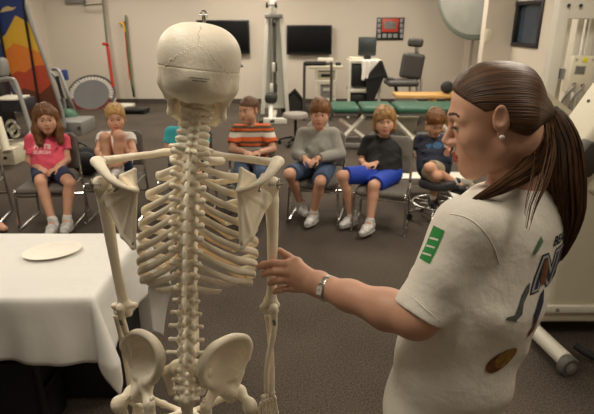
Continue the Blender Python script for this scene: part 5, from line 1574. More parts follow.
# ---- hip bones and legs
def pelvis(s):
    X = lambda a, b: a if s < 0 else b
    q = lambda l, r: P(*(l if s < 0 else r))
    asis = q((123, 346, 1.165), (249.5, 347, 1.165)); c1 = q((127, 338, 1.14), (246, 338.5, 1.14)); c2 = q((137, 332.5, 1.10), (234, 337, 1.10)); c3 = q((148, 336, 1.065), (221, 342, 1.065)); c4 = q((156, 344, 1.04), (211, 349, 1.04))
    ps1 = q((160.5, 356, 1.030), (203, 362, 1.03)); ps2 = q((159, 370, 1.035), (200.5, 374, 1.035)); sc = q((153, 380, 1.06), (207, 384, 1.06))
    l1 = q((128, 354, 1.17), (247, 358, 1.17)); l2 = q((134, 372, 1.16), (240, 372, 1.16)); ace = q((138, 394, 1.13), (231, 394, 1.13))
    isc = q((149, 404, 1.06), (206, 406, 1.06)); ist = q((151, 424, 1.05), (207, 424, 1.05))
    mid = q((143, 362, 1.125), (227, 366, 1.125)); neck = q((146, 385, 1.10), (217, 386, 1.10))
    rim = [l1, asis, c1, c2, c3, c4, ps1, ps2, sc]
    A = []
    rs, _ = spline(rim, 7)
    nb = unit(np.cross(c2 - neck, asis - sc)); nb = nb if nb[1] < 0 else -nb
    foot0, foot1 = lerp(neck, sc, .55), lerp(neck, l2, .75)
    for i, rp in enumerate(rs):
        t = i / (len(rs) - 1); ft = lerp(foot1, foot0, t); ln = np.linalg.norm(rp - ft)
        bow = lambda f: lerp(rp, ft, f) - nb * .16 * ln * math.sin(math.pi * f) * (.35 + .65 * math.sin(math.pi * min(1, t * 1.15)))
        q_ = [bow(f) for f in (0, .2, .4, .6, .8, 1)]; r_ = [.0052, .0044, .0042, .0046, .0062, .0085]
        for u in range(5): A.append((cone(q_[u], q_[u + 1], r_[u], r_[u + 1]), .006))
    A += [(tri(neck, ace, l2, .008), .01)]
    A += chain(rim, [.0062, .0075, .0078, .0078, .0076, .0082, .0100, .0092, .0085], 6, .006)
    A += [(cone(l1, l2, .0066, .0085), .009), (cone(l2, ace, .010, .018), .01), (cone(sc, neck, .009, .013), .012), (cone(neck, isc, .0155, .0125), .014), (cone(neck, ace, .015, .022), .014), (cone(isc, ist, .0130, .017), .012), (ell(q((152, 398, 1.04), (204, 400, 1.04)), (.006, .009, .006)), .01)]
    pub = P(187 + s * 5, 412, 1.21); rm = P(187 + s * 24, 404, 1.19)
    A += [(cone(ace, rm, .012, .0085), .012), (cone(rm, pub, .0085, .0095), .01), (cone(pub, ist, .008, .010), .01), (cone(pub, pub - V3(0, 0, .025), .0095, .0085), .008)]
    S = [(ell(ace + V3(s * .022, .012, -.004), (.024, .024, .024)), .004), (ell(lerp(lerp(ist, pub, .5), ace, .42), (.02, .03, .018)), .008)]
    mk('hip_bone', blob(A, .0019, subs=S))
    fh = ace + V3(s * .020, .012, -.004)
    tro = q((118, 404, 1.10), (250, 406, 1.10))
    kn = V3(tro[0] - s * .02, 1.14, .44); an = V3(kn[0], 1.13, .10)
    A = [(ell(fh, (.0215,) * 3), 0), (cone(fh, tro, .0135, .0155), .01), (ell(tro, (.016, .019, .022)), .012), (cone(tro - V3(0, -.01, .02), kn + V3(0, 0, .06), .016, .0125), .02), (cone(kn + V3(0, 0, .06), kn + V3(0, 0, .02), .0135, .024), .02),
         (cone(kn + V3(-.022, 0, .01), kn + V3(.022, 0, .01), .020, .020), .015)]
    f = mk('thigh_bone', blob(A, .0024))
    mb = MB(); c = lerp(fh, tro, .45) + V3(0, -.016, 0)
    mb.cyl(c + V3(0, .01, 0), c - V3(0, .006, 0), .0042, seg=8).tube([c + V3(0, -.003, 0), c + V3(s * -.012, -.006, .012), c + V3(s * -.022, -.004, .022)], .0014, seg=6)
    mb.build('hip_screw', M_steel, f)
    A = [(cone(kn + V3(-.02, 0, -.022), kn + V3(.02, 0, -.022), .018, .018), 0), (cone(kn - V3(0, 0, .03), an, .014, .011), .02), (ell(an, (.018, .018, .016)), .012)]
    mk('shin_bone', blob(A, .0024))
    mk('fibula', blob([(cone(kn + V3(s * .028, -.01, -.05), an + V3(s * .022, -.008, -.01), .006, .007), 0)], .0024))
    A = [(ell(an + V3(0, -.03, -.05), (.02, .034, .022)), 0), (cone(an + V3(0, 0, -.02), an + V3(0, .06, -.06), .018, .016), .015)]
    for k in range(5): A += [(cone(an + V3((k - 2) * .010, .055, -.062), an + V3((k - 2) * .017, .125, -.083), .0066, .006), .004), (cone(an + V3((k - 2) * .017, .128, -.084), an + V3((k - 2) * .019, .165, -.088), .006, .005), .002)]
    mk('foot_bones', blob(A, .0024))
pelvis(-1); pelvis(1)

# ---- skull
sf = face_frame(P(200, 62.5, 1.085), 6, -3, 7)
p = lambda x, y, z: sf(x, y, z); R = sf.R
A = [(ell(p(0, .0, .0), (.0775, .092, .0775), R), 0), (ell(p(0, -.024, -.022), (.066, .060, .052), R), .03), (ell(p(0, .05, .01), (.06, .05, .056), R), .03)]
for s in (-1, 1):
    A += [(ell(p(.036 * s, -.024, .022), (.042, .046, .042), R), .03), (cone(p(.067 * s, -.012, -.046), p(.060 * s, -.004, -.077), .014, .0085), .018), (ell(p(.066 * s, .0, -.03), (.012, .03, .022), R), .02),
          (cone(p(.068 * s, .01, -.036), p(.062 * s, .068, -.040), .005, .005), .006), (cone(p(.062 * s, .068, -.040), p(.040 * s, .088, -.044), .006, .009), .008), (cone(p(.058 * s, .07, -.01), p(.058 * s, .07, -.038), .006, .006), .008),
          (cone(p(.012 * s, .093, .004), p(.052 * s, .076, .006), .007, .006), .01), (ell(p(.015 * s, -.022, -.068), (.010, .014, .010), R), .01)]
A += [(ell(p(0, -.034, -.048), (.060, .046, .022), R), .025), (ell(p(0, .0, -.052), (.050, .05, .018), R), .02), (ell(p(0, .075, -.055), (.034, .025, .03), R), .02), (cone(p(0, .094, -.002), p(0, .104, -.028), .007, .006), .008), (ell(p(0, -.084, -.030), (.014, .008, .009), R), .03)]
S = [(ell(p(.033, .095, -.018), (.018, .024, .016), R), .006), (ell(p(-.033, .095, -.018), (.018, .024, .016), R), .006), (ell(p(0, .105, -.045), (.011, .016, .016), R), .004), (ell(p(0, -.03, -.078), (.016, .018, .012), R), .004)]
# sawn line of the skull cap
ring = SDF(*bounds([q[0] for q in A], .01), .0017)
for q, k in A: ring.add(q, k)
for q, k in S: ring.sub(q, k)
prev = ring.d.copy()
n = R[:, 2]; o = p(0, 0, -.012)
g = [(ring.lo[k] + ring.h * np.arange(ring.n[k])).astype(np.float32) for k in range(3)]
pl = np.abs((g[0][:, None, None] - o[0]) * n[0] + (g[1][None, :, None] - o[1]) * n[1] + (g[2][None, None, :] - o[2]) * n[2])
groove = np.maximum(pl - .0009, -(prev + .0012))
ring.d = np.maximum(prev, -groove).astype(np.float32)
# seams of the back of the head: shallow wandering ridges
skull = mk('skull', ring.mesh(), mat('skull_bone', (243, 234, 214), .48, var=.05, scale=12, bump=.10, bscale=130, sss=.12))
rng = np.random.default_rng(3)
tree = BVHTree.FromPolygons([v.co + Vector(OFF[skull]) for v in skull.data.vertices], [tuple(f.vertices) for f in skull.data.polygons])
def on_skull(x, z):
    h = tree.ray_cast(Vector(p(x, -.2, z)), Vector(R[:, 1]), .4)
    return None if h[0] is None else np.array(h[0])
mb = MB()
for s in (-1, 1):
    for k in range(22):
        t = k / 21; x = s * (.004 + .056 * t); z = .030 - .042 * t ** 1.2 + rng.uniform(-.0025, .0025)
        c = on_skull(x + rng.uniform(-.002, .002), z)
        if c is not None: mb.sph(c + R[:, 1] * .0008, .0026, (rng.uniform(.7, 1.5), .45, rng.uniform(.5, .9)), R, 8)
for k in range(9):
    c = on_skull(rng.uniform(-.003, .003), .034 + .004 * k)
    if c is not None: mb.sph(c + R[:, 1] * .001, .0022, (.6, .45, 1.3), R, 8)
mb.build('suture_ridge', MATS['skull_bone'], skull)
# two tiny printed lines on the back of the skull
M_ink = mat('dark_ink', (40, 36, 30), .6)
def marks(z, x0, x1):
    bm = bmesh.new(); x = x0
    while x < x1:
        w = rng.uniform(.0008, .0020); h = rng.uniform(.0006, .0012)
        bm.faces.new([bm.verts.new(q) for q in ((x, z - h, 0), (x + w, z - h, 0), (x + w, z + h, 0), (x, z + h, 0))]); x += w + .0007
    return bm
decal('printed_line', marks(-.0265, -.011, .026), skull, sf.o - R[:, 1] * .09, R[:, 0], R[:, 2], M_ink, skull, .0004)
decal('printed_line', marks(-.0312, -.005, .021), skull, sf.o - R[:, 1] * .09, R[:, 0], R[:, 2], M_ink, skull, .0004)
# hook on the crown and catch at the side
h = P(204, 21, 1.12)
MB().cyl(h + V3(0, 0, -.02), h + V3(0, 0, .012), .0042, seg=12).cyl(h + V3(-.0085, 0, .010), h + V3(.0085, 0, .010), .0035, seg=10).tube([h + V3(0, 0, .014) + .006 * V3(math.cos(a), 0, math.sin(a)) for a in np.linspace(0, 6.28, 14, endpoint=False)], .0016, seg=6, closed=True).build('crown_hook', M_steel, skull)
for a in ((158, 58, 1.07), (242, 66, 1.07)):
    c = P(*a); MB().cyl(c, c + V3(.012 * (1 if a[0] < 200 else -1), 0, 0), .0022, seg=8).sph(c, .003, seg=8).build('side_catch', M_steel, skull)
# lower jaw
A = []
for s in (-1, 1):
    po, ao, pl_, al_ = p(.0575 * s, .000, -.055), p(.039 * s, .034, -.052), p(.0555 * s, .004, -.108), p(.037 * s, .040, -.116)
    A += [(tri(po, ao, pl_, .0034), .005), (tri(ao, pl_, al_, .0034), .005), (cone(po + V3(0, 0, .012), pl_, .0050, .0058), .005), (cone(ao, al_, .0040, .0050), .005),
          (cone(pl_, p(.036 * s, .062, -.128), .0068, .0085), .006), (cone(p(.036 * s, .062, -.128), p(0, .092, -.130), .0085, .0100), .008)]
A.append((ell(p(0, .094, -.131), (.018, .010, .013), R), .01))
jaw = mk('lower_jaw', blob(A, .0018))
mb = MB()
for row, z, y0 in ((0, -.083, 0), (1, -.100, 0)):
    for k in range(14):
        a = math.pi * (k + .5) / 14; mb.box(p(.030 * math.cos(a), .052 + .040 * math.sin(a), z), (.0035, .0035, .0075), R @ np.array(Matrix.Rotation(a - 1.571, 3, 'Z')), bev=.0015)
mb.build('teeth', mat('tooth', (232, 224, 204), .3), jaw)

# ---- stand below
t = thing('skeleton_stand', 'white roller stand carrying the skeleton below its hips', 'stand', (P(187, 400, 1.09)[0], 1.1, 0))
b = V3(P(187, 400, 1.09)[0], 1.1, 0)
MB().tube([b + V3(0, 0, .07), b + V3(0, 0, .86)], .011).build('pole', M_steel, t)
for k in range(5):
    a = k * 1.2566 + .3; d = V3(math.cos(a), math.sin(a), 0)
    MB().tube([b + V3(0, 0, .09), b + d * .2 + V3(0, 0, .08), b + d * .29 + V3(0, 0, .06)], .014).build('leg', M_whitem, t)
    MB().cyl(b + d * .29 + V3(-.012, 0, .027), b + d * .29 + V3(.012, 0, .027), .027).build('caster', M_black, t)
# ---------------------------------------------------------------- the woman
wo = thing('person', 'woman with a brown ponytail in a white printed t-shirt touching the skeleton', 'person', (.34, .98, 0))
fw = unit(V3(-.68, .73, 0)); lf = np.cross(V3(0, 0, 1), fw)      # facing, her left
U, M_, W_, H_ = P(503, 232, 1.02), P(477, 290, .985), P(458, 350, .965), P(443, 408, .95)
NB = P(522, 200, 1.03)
wsh, wel, wwr = P(467, 229, .91), P(416, 317, .862), P(327, 288.5, 1.005)
fsh, fel, fwr = P(541, 226, 1.18), P(512, 318, 1.17), P(478, 388, 1.12)
hf = face_frame(P(500, 113.5, 1.004), math.degrees(math.atan2(.97, .24)), -14, 0)
neck0 = hf(V3(0, -.018, -.05))
lat = lf
TOR = [(H_, W_, .112, .103, 1.22), (W_, M_, .103, .112, 1.22), (M_, U, .112, .099, 1.34)]
B = [(cone(a, b, r, q, lat, f), .05) for a, b, r, q, f in TOR]
B += [(cone(U, NB, .085, .055, lat, 1.3), .05), (cone(NB - V3(0, 0, .02), neck0, .058, .050), .03), (cone(neck0, hf(V3(0, -.02, 0)), .050, .05), .03)]
B += [(cone(lerp(U, NB, .5), wsh, .055, .052), .05), (cone(wsh, wel, .050, .042), .03)]
fa1 = lerp(wel, wwr, .30) + V3(0, 0, -.004)
fax = unit(np.cross(wwr - wel, V3(0, -1, 0)))
B += [(cone(wel, fa1, .0385, .0410), .025), (cone(fa1, lerp(wel, wwr, .72), .0405, .0315), .02), (cone(lerp(wel, wwr, .72), wwr, .0325, .0265), .02), (cone(wwr, P(318, 284, 1.02), .0262, .027, V3(0, 1, 0), .72), .015)]
B += [(cone(lerp(U, NB, .5), fsh, .055, .05), .05), (cone(fsh, fel, .048, .040), .03), (cone(fel, fwr, .040, .026), .02)] + [(q, k) for q, k in hand_prims(fwr, V3(-.5, .1, -.8), V3(.3, .9, 0), 1, .5, 1)]
# reaching hand: palm seen from its back, fingers in front of the arm bone, thumb behind it
p = lambda x, y, Y: P(x, y, Y)
wr0 = p(318, 284, 1.022)
kn_ = [p(288, 264.5, 1.082), p(289.5, 272, 1.070), p(291.5, 279.5, 1.067), p(294.5, 287.5, 1.068)]
B += [(cone(wr0, lerp(wr0, k, .97), .0225, .0125, V3(0, 1, -.2), .75), .012) for k in kn_]
pip = [p(272.5, 263.2, 1.086), p(274.5, 271.5, 1.076), p(279.5, 280, 1.070), p(283.5, 288.8, 1.072)]
dip = [p(263.5, 264.8, 1.094), p(266.5, 273, 1.088), p(273, 281.8, 1.084), p(277.5, 290.6, 1.086)]
tip = [p(259, 267, 1.099), p(263, 274.8, 1.095), p(270, 283.5, 1.092), p(275, 292, 1.094)]
for i in range(4):
    r = [.0099, .0101, .0097, .0089][i]
    B += [(cone(kn_[i], pip[i], r * 1.06, r * .96), .006), (cone(pip[i], dip[i], r * .97, r * .88), .003), (cone(dip[i], tip[i], r * .88, r * .74), .003), (ell(kn_[i] + V3(0, -.003, .001), (.0098, .0090, .0090)), .008)]
th = [p(306, 275, 1.045), p(297, 263, 1.085), p(287.5, 256.5, 1.112), p(279.8, 250.5, 1.122)]
B += [(cone(th[0], th[1], .0165, .0128), .012), (cone(th[1], th[2], .0122, .0102), .008), (cone(th[2], th[3], .0100, .0074), .004)]
lo, hi = bounds([q[0] for q in B] + [ell(hf.o, .15)], .01)
sd = SDF(lo, hi, .0023)
for q, k in B: sd.add(q, k)
for i in range(3):   # keep the fingers apart
    a, b = lerp(pip[i], pip[i + 1], .5), lerp(tip[i], tip[i + 1], .5)
    sd.sub(cone(lerp(kn_[i], kn_[i + 1], .5) * .35 + a * .65, b, .0012, .0022), .003)
add_head(sd, hf, 1.0)
vq = sd.mesh(); del sd
me = make_mesh('body', *vq)
wb = put('body', me, [M_skin, M_lip, mat('woman_brow', (70, 46, 30), .7), mat('finger_nail', (222, 170, 148), .3, var=.02)], wo)
co = vq[0][vq[1]].mean(1)
mi = head_matfn(hf, 1.0, .0030)(co)
if len(me.polygons) == len(co):
    me.polygons.foreach_set('material_index', mi.astype(np.int32)); me.update()
add_eyes(hf, 1.0, wb, (0, -.25))
# eyelashes / lid line
mb = MB()
for q in (-1, 1):
    pts = []
    for a in np.linspace(-1.0, 1.0, 9): pts.append(hf(V3(.031 * q + .0128 * math.sin(a), .0775 + .0142 * math.cos(a), -.0030 - .002 * abs(a))))
    mb.tube(pts, .0011, seg=6)
    for x in pts[1:-1]: mb.tube([x, x + hf.R @ V3(0, .006, -.0015)], [.0006, .0003], seg=4)
mb.build('eyelashes', mat('lash', (26, 18, 14), .6), wb)
for q in (-1, 1):
    MB().sph(hf(V3(.0845 * q, .010, -.0285)), .0050, seg=14).build('pearl_earring', mat('pearl', (232, 226, 214), .2, var=.02), wo)
# watch
wd = unit(wwr - wel); wc = lerp(wel, wwr, .985); a1 = unit(np.cross(wd, V3(0, -1, 0))); a2 = unit(np.cross(wd, a1))
mb = MB(); R3 = lambda a: (math.cos(a) * a1, math.sin(a) * a2)
for k in range(26):
    a = 2 * math.pi * k / 26; c = wc + .0297 * math.cos(a) * a1 + .0280 * math.sin(a) * a2
    o1 = unit(math.cos(a) * a1 + math.sin(a) * a2); tn = np.cross(wd, o1)
    mb.box(c, (.0033, .0070, .0016), np.array([tn, wd, o1]).T, bev=.0009)
wt = mb.build('wristwatch', M_steel, wo, 'silver link wristwatch')
od = unit(V3(0, -.93, .25)); od = unit(od - wd * (od @ wd)); tn = np.cross(wd, od); Rw = np.array([tn, wd, od]).T
MB().box(wc + od * .0300, (.0125, .0085, .0032), Rw, bev=.0015).build('watch_case', M_steel, wt)
MB().box(wc + od * .0333, (.0098, .0062, .0005), Rw).build('watch_dial', mat('dial_white', (226, 224, 216), .2, var=.02), wt)
MB().box(wc + od * .0339 + tn * .002, (.0036, .0005, .0003), Rw).box(wc + od * .0339 + wd * .001, (.0005, .0026, .0003), Rw).build('watch_hands', M_black, wt)

# ---- t-shirt
g = .013
T = [(cone(a, b, r + g + .004 * (a is H_), q + g, lat, f), .05) for a, b, r, q, f in TOR]
T += [(cone(U, NB, .085 + g, .055 + g * .3, lat, 1.35), .05), (cone(lerp(U, NB, .5), wsh, .055 + g, .050 + g * .6), .05), (cone(lerp(U, NB, .5), fsh, .055 + g, .052 + g), .05)]
sl_c, sl_n = P(424.5, 315, .875), unit(wel - wsh)
T += [(cone(wsh, wsh + sl_n * np.linalg.norm(sl_c - wsh) * 1.25, .050 + g * .65, .0505, cuts=[(sl_n, sl_c)]), .035)]
fn = unit(fel - fsh); T += [(cone(fsh, lerp(fsh, fel, .8), .05 + g, .052, cuts=[(fn, lerp(fsh, fel, .62))]), .03)]
lo, hi = bounds([q[0] for q in T], .01); sd = SDF(lo, hi, .0036)
for q, k in T: sd.add(q, k)
g3 = [(sd.lo[k] + sd.h * np.arange(sd.n[k])).astype(np.float32) for k in range(3)]
gx, gy, gz = g3[0][:, None, None], g3[1][None, :, None], g3[2][None, None, :]
ap = P(462, 302, .87)
rr_ = np.sqrt((gx - ap[0]) ** 2 + (gz - ap[2]) ** 2 + .3 * (gy - ap[1]) ** 2); an_ = np.arctan2(gz - ap[2], gx - ap[0])
sd.d += (.0030 * np.clip(rr_ / .07, 0, 1) ** 2 * np.exp(-((rr_ - .09) / .08) ** 2) * np.sin(an_ * 5 + 6 * rr_)).astype(np.float32)
low = np.clip((1.16 - gz) / .12, 0, 1)
sd.d += (  .0050 * low * np.sin(46 * gz + 30 * gx + 2.2 * np.sin(11 * gx + 7 * gy)) * (.55 + .45 * np.sin(9 * gx - 14 * gz + 5 * gy))).astype(np.float32)
sd.sub(cone(lerp(NB, neck0, .02) + fw * .015, lerp(NB, neck0, .8) + fw * .03, .062, .064), .008)
sd.cut(-unit(H_ * 0 + V3(-.04, 0, 1)), P(446, 405, .95))
vq = sd.mesh()
sh = putblob('t_shirt', vq, mat('white_tshirt', (232, 226, 214), .85, var=.03, scale=9, bump=.35, bscale=34), wo)
# seams
st_ = BVHTree.FromPolygons([v.co + Vector(OFF[sh]) for v in sh.data.vertices], [tuple(f.vertices) for f in sh.data.polygons])
def seam(px_pts, r, nm):
    pts = []
    for x, y in px_pts:
        u, v = (x - 297.0) / FPX, (207.0 - y) / FPX
        h = st_.ray_cast(Vector((0, 0, CAM_H)), Vector(unit(V3(u, CP + v * SP, -SP + v * CP))), 2)
        if h[0] is not None: pts.append(np.array(h[0]))
    if len(pts) > 2: MB().tube(pts, r, seg=6, smooth=4).build(nm, MATS['white_tshirt'], sh)
seam([(450, 214), (462, 216), (474, 222), (486, 234), (494, 248), (499, 264)], .0016, 'sleeve_seam')
seam([(411, 296), (420, 304), (430, 313), (440, 321)], .0014, 'sleeve_hem')
ub = V3(.43, .90, 0); ub = unit(-lf); vb = unit(U - M_)
def on_shirt(x, y):
    u, v = (x - 297.0) / FPX, (207.0 - y) / FPX
    h = st_.ray_cast(Vector((0, 0, CAM_H)), Vector(unit(V3(u, CP + v * SP, -SP + v * CP))), 2)
    return np.array(h[0]) if h[0] is not None else P(x, y, .98)
nb_ = np.cross(ub, vb)
m_nv, m_gr, m_gn, m_br, m_gd = mat('print_navy', (44, 48, 66), .8), mat('print_silver', (176, 176, 178), .8), mat('print_green', (92, 122, 92), .8, var=.3, scale=60), mat('print_brown', (122, 76, 44), .8, var=.35, scale=60), mat('print_gold', (150, 112, 50), .8, var=.45, scale=90)
m_dk = mat('print_grey', (86, 88, 84), .8, var=.3, scale=70)
o = lerp(U, M_, -.15) - fw * .12; decal('back_lettering', text_mesh('BEAT', .028, .001), sh, o, ub, vb, m_nv, sh, step=.008)
o = lerp(U, M_, .30) - fw * .12
decal('back_letter_outline', text_mesh('NB', .092, .010), sh, o, ub, vb, m_nv, sh, .0010, step=.01)
decal('back_letter_outline', text_mesh('NB', .092, .0062), sh, o, ub, vb, m_gr, sh, .0018, step=.01)
decal('back_letter', text_mesh('NB', .092, .001), sh, o, ub, vb, m_nv, sh, .0026, step=.01)
cu_, cv_ = V3(1, 0, 0), V3(0, .3, .95)
def shape(nm, pts, m, lift=.002):
    c = on_shirt(*np.mean(pts, 0)); k = 1 / 470
    cx_, cy_ = np.mean(pts, 0)
    # drawn on the shirt in the plane that faces its side
    n_ = np.array(st_.find_nearest(Vector(c))[1]); u_ = unit(np.cross(V3(0, 0, 1), n_)); v_ = np.cross(n_, u_)
    sx = max(.35, abs(u_[0])); 
    q = [((x - cx_) * k / sx, (cy_ - y) * k * 1.05) for x, y in pts]
    # keep the slant caused by the shirt's own tilt
    decal(nm, poly_mesh(q), sh, c, u_, v_, m, sh, lift, step=.01)
shape('lizard_print', [(533, 288), (531, 296), (524, 305), (521, 314), (514, 318), (517, 320), (508, 317), (503, 315), (505, 313), (513, 313), (518, 306), (523, 297), (529, 290)], m_dk)
shape('lizard_print', [(541, 238), (543, 243), (537, 250), (533, 253), (531, 250), (536, 244)], m_gn, .0034)
shape('figure_print', [(541, 262), (546, 258), (548, 268), (546, 282), (540, 284), (538, 276)], m_br, .0034)
shape('figure_print', [(540, 296), (546, 292), (545, 305), (538, 318), (532, 322), (531, 312), (536, 304)], m_nv)
shape('figure_print', [(534, 322), (538, 316), (535, 332), (528, 336), (528, 328)], m_br)
el_ = lambda cx, cy, a, b, r, n=22: [(cx + a * math.cos(t) * math.cos(r) - b * math.sin(t) * math.sin(r), cy + a * math.cos(t) * math.sin(r) + b * math.sin(t) * math.cos(r)) for t in np.linspace(0, 2 * math.pi, n, endpoint=False)]
shape('ball_print', el_(501, 360, 17, 9.5, -.5), m_br)
shape('ball_print', el_(505, 357, 12.5, 8.5, -.7), m_gd, .003)
# green print on the outer sleeve
sn = unit(np.cross(sl_n, V3(0, 1, 0))); sn = sn if sn[0] < 0 else -sn
so = lerp(wsh, wel, .30); q = unit(sn * .93 + V3(0, -.33, 0)); q = unit(q - sl_n * (q @ sl_n))
uu = np.cross(-sl_n, q)
decal('sleeve_print', poly_mesh([(-.016, -.034), (.016, -.034), (.016, .034), (-.016, .034)]), sh, so + q * .05, uu, -sl_n, mat('print_bright_green', (46, 140, 66), .8, var=.15, scale=80), sh, .0012)
for k in range(3): decal('sleeve_print_line', poly_mesh([(-.012 + .001 * k, -.024 + .016 * k), (.012, -.020 + .016 * k), (.012, -.0165 + .016 * k), (-.012, -.0205 + .016 * k)]), sh, so + q * .05, uu, -sl_n, M_white, sh, .002)

# ---- trousers and shoes
kL, kR = H_ + lf * .085 + V3(0, 0, -.40), H_ - lf * .085 + V3(0, 0, -.40)
aL, aR = V3(kL[0] + .01, kL[1] + .0, .10), V3(kR[0] + .03, kR[1] + .0, .10)
T = [(cone(H_ + V3(0, 0, .02), H_ - V3(0, 0, .05), .112, .118, lat, 1.3), 0)]
for s, k, a in ((1, kL, aL), (-1, kR, aR)):
    T += [(cone(H_ + lf * .075 * s - V3(0, 0, .06), k, .088, .066), .03), (cone(k, a, .065, .052, cuts=[(V3(0, 0, -1), a - V3(0, 0, .03))]), .02)]
putblob('trousers', blob(T, .006, cuts=[(V3(0, 0, 1), H_ + V3(0, 0, .06))]), mat('cream_cotton', (200, 188, 164), .85, var=.05, bump=.2, bscale=60), wo)
shoe(wo, aL, fw, M_shoe_k, M_sole_k, 1.05, M_black); shoe(wo, aR, fw, M_shoe_k, M_sole_k, 1.05, M_black)

# ---- hair
H_wom = hair_mat('woman_hair', (42, 26, 16), (106, 73, 46), 130)
q = lambda x, y, z: hf(V3(x, y, z)); R = hf.R
tie = P(549, 113, 1.022)
A = [(ell(q(0, .002, .0235), (.0810, .0815, .0760), R), 0), (cone(q(0, -.03, .025), lerp(q(0, -.03, .025), tie, .80), .044, .012), .04), (ell(q(0, .032, .046), (.060, .054, .052), R), .03), (cone(q(.046, -.03, -.01), lerp(q(0, -.05, -.01), tie, .5), .034, .016), .03), (cone(q(-.046, -.03, -.01), lerp(q(0, -.05, -.01), tie, .5), .034, .016), .03)]
sd = SDF(*bounds([a[0] for a in A], .01), .0021)
for a, k in A: sd.add(a, k)
n = unit(R @ V3(0, .676, -.737)); sd.d = sd.d
hp = lambda: None
g_ = [(sd.lo[k] + sd.h * np.arange(sd.n[k])).astype(np.float32) for k in range(3)]
o = q(0, .085, .066)
pl = (g_[0][:, None, None] - o[0]) * n[0] + (g_[1][None, :, None] - o[1]) * n[1] + (g_[2][None, None, :] - o[2]) * n[2]
kk = .012; a_ = sd.d; b_ = pl.astype(np.float32); w_ = np.maximum(kk - np.abs(a_ - b_), 0) / kk
sd.d = np.maximum(a_, b_) + w_ * w_ * kk * .25
for s in (-1, 1): sd.sub(ell(q(.086 * s, .018, -.006), (.022, .022, .031), R), .010)
vq = sd.mesh()
hair = putblob('hair', vq, H_wom, wo)
ax = unit(tie - q(0, .09, .03)); e1 = unit(np.cross(ax, V3(0, 0, 1))); e2 = np.cross(ax, e1)
cc = lerp(q(0, .09, .03), tie, .5) - V3(0, 0, .01)
d = vq[0] - cc; set_flow(hair, np.stack([np.arctan2(d @ e2, d @ e1) / 6.283 * 2, (d @ ax) * 2, d @ e1], 1))
# ponytail from many strands
chain = [tie, P(554, 122, 1.015), P(561, 146, 1.0), P(563, 178, .985), P(566, 210, .98), P(563, 238, .985), P(557, 260, .99)]
rad = [.014, .025, .035, .040, .034, .022, .008]
C2, R2 = spline(chain, 8, r=rad)
MB().tube(C2, [r * .93 for r in R2], seg=26, w=1.0, up=V3(1, .2, 0)).build('ponytail_core', H_wom, hair)
core = [o for o in bpy.data.objects if o.name.startswith('ponytail_core')][-1]; core.name = 'ponytail'
v = np.array([list(x.co) for x in core.data.vertices]); nn = 26
fl = np.zeros((len(v), 3)); k = np.arange(len(v)); fl[:, 0] = (k % nn) / nn * 1.6; fl[:, 1] = (k // nn) * .06; set_flow(core, fl)
rng = np.random.default_rng(11)
def strands(path, radii, n, r0, nm, parent, spread=1.0, t0=(0, .05), t1=(.75, 1.0)):
    bm_ = MB(); FL = []
    path = np.array(path); radii = np.array(radii); m = len(path)
    for i in range(n):
        a = rng.uniform(0, 6.283); rr = rng.uniform(.80, 1.06) * spread; s0 = rng.uniform(*t0); s1 = rng.uniform(*t1); ph = rng.uniform(-.35, .35)
        pts = []; rs = []
        for t in np.linspace(s0, s1, 14):
            f = t * (m - 1); j = min(int(f), m - 2); c = lerp(path[j], path[j + 1], f - j); r = lerp(radii[j], radii[j + 1], f - j)
            tg = unit(path[j + 1] - path[j]); u_ = unit(V3(1, .2, 0) - tg * (tg @ V3(1, .2, 0))); w_ = np.cross(tg, u_)
            aa = a + ph * t; pts.append(c + rr * r * (math.cos(aa) * u_ + math.sin(aa) * w_)); rs.append(r0 * (1 - .75 * ((t - s0) / (s1 - s0)) ** 2))
        c0 = len(bm_.bm.verts); bm_.tube(pts, rs, seg=5); FL += [(i * .137, .1 * ((k - c0) // 5), 0) for k in range(c0, len(bm_.bm.verts))]
    o = bm_.build(nm, H_wom, parent); set_flow(o, np.array(FL)); return o
strands(C2, R2, 230, .0030, 'ponytail_strands', hair)
MB().lathe([(.013, -.010), (.020, -.008), (.023, 0), (.020, .008), (.013, .010)], tie + V3(.003, 0, -.003), np.array([e1, np.cross(unit(chain[1] - chain[0]), e1), unit(chain[1] - chain[0])]).T, 24).build('hair_tie', M_dark, hair)
# lock of hair falling forward over the shoulder
L2, LR = spline([P(544, 120, 1.005), P(541, 148, .968), P(526, 169, .945), P(505, 184, .922), P(487, 193.5, .908), P(471, 201, .90)], 7, r=[.014, .020, .020, .014, .009, .003])
o = MB(); o.tube(L2, [r * .85 for r in LR], seg=14); o = o.build('loose_lock', H_wom, hair)
v = len(o.data.vertices); k = np.arange(v); set_flow(o, np.stack([(k % 14) / 14 * .9, (k // 14) * .06, 0 * k], 1))
strands(L2, LR, 70, .0022, 'lock_strands', hair, 1.05, (0, .2), (.8, 1.0))
L3, LR3 = spline([P(543, 122, 1.0), P(545, 150, .945), P(540, 178, .905), P(531, 205, .868), P(526, 232, .846)], 7, r=[.014, .02, .016, .010, .004])
strands(L3, LR3, 18, .0013, 'stray_strands', hair, 1.0, (0, .2), (.7, 1.0))
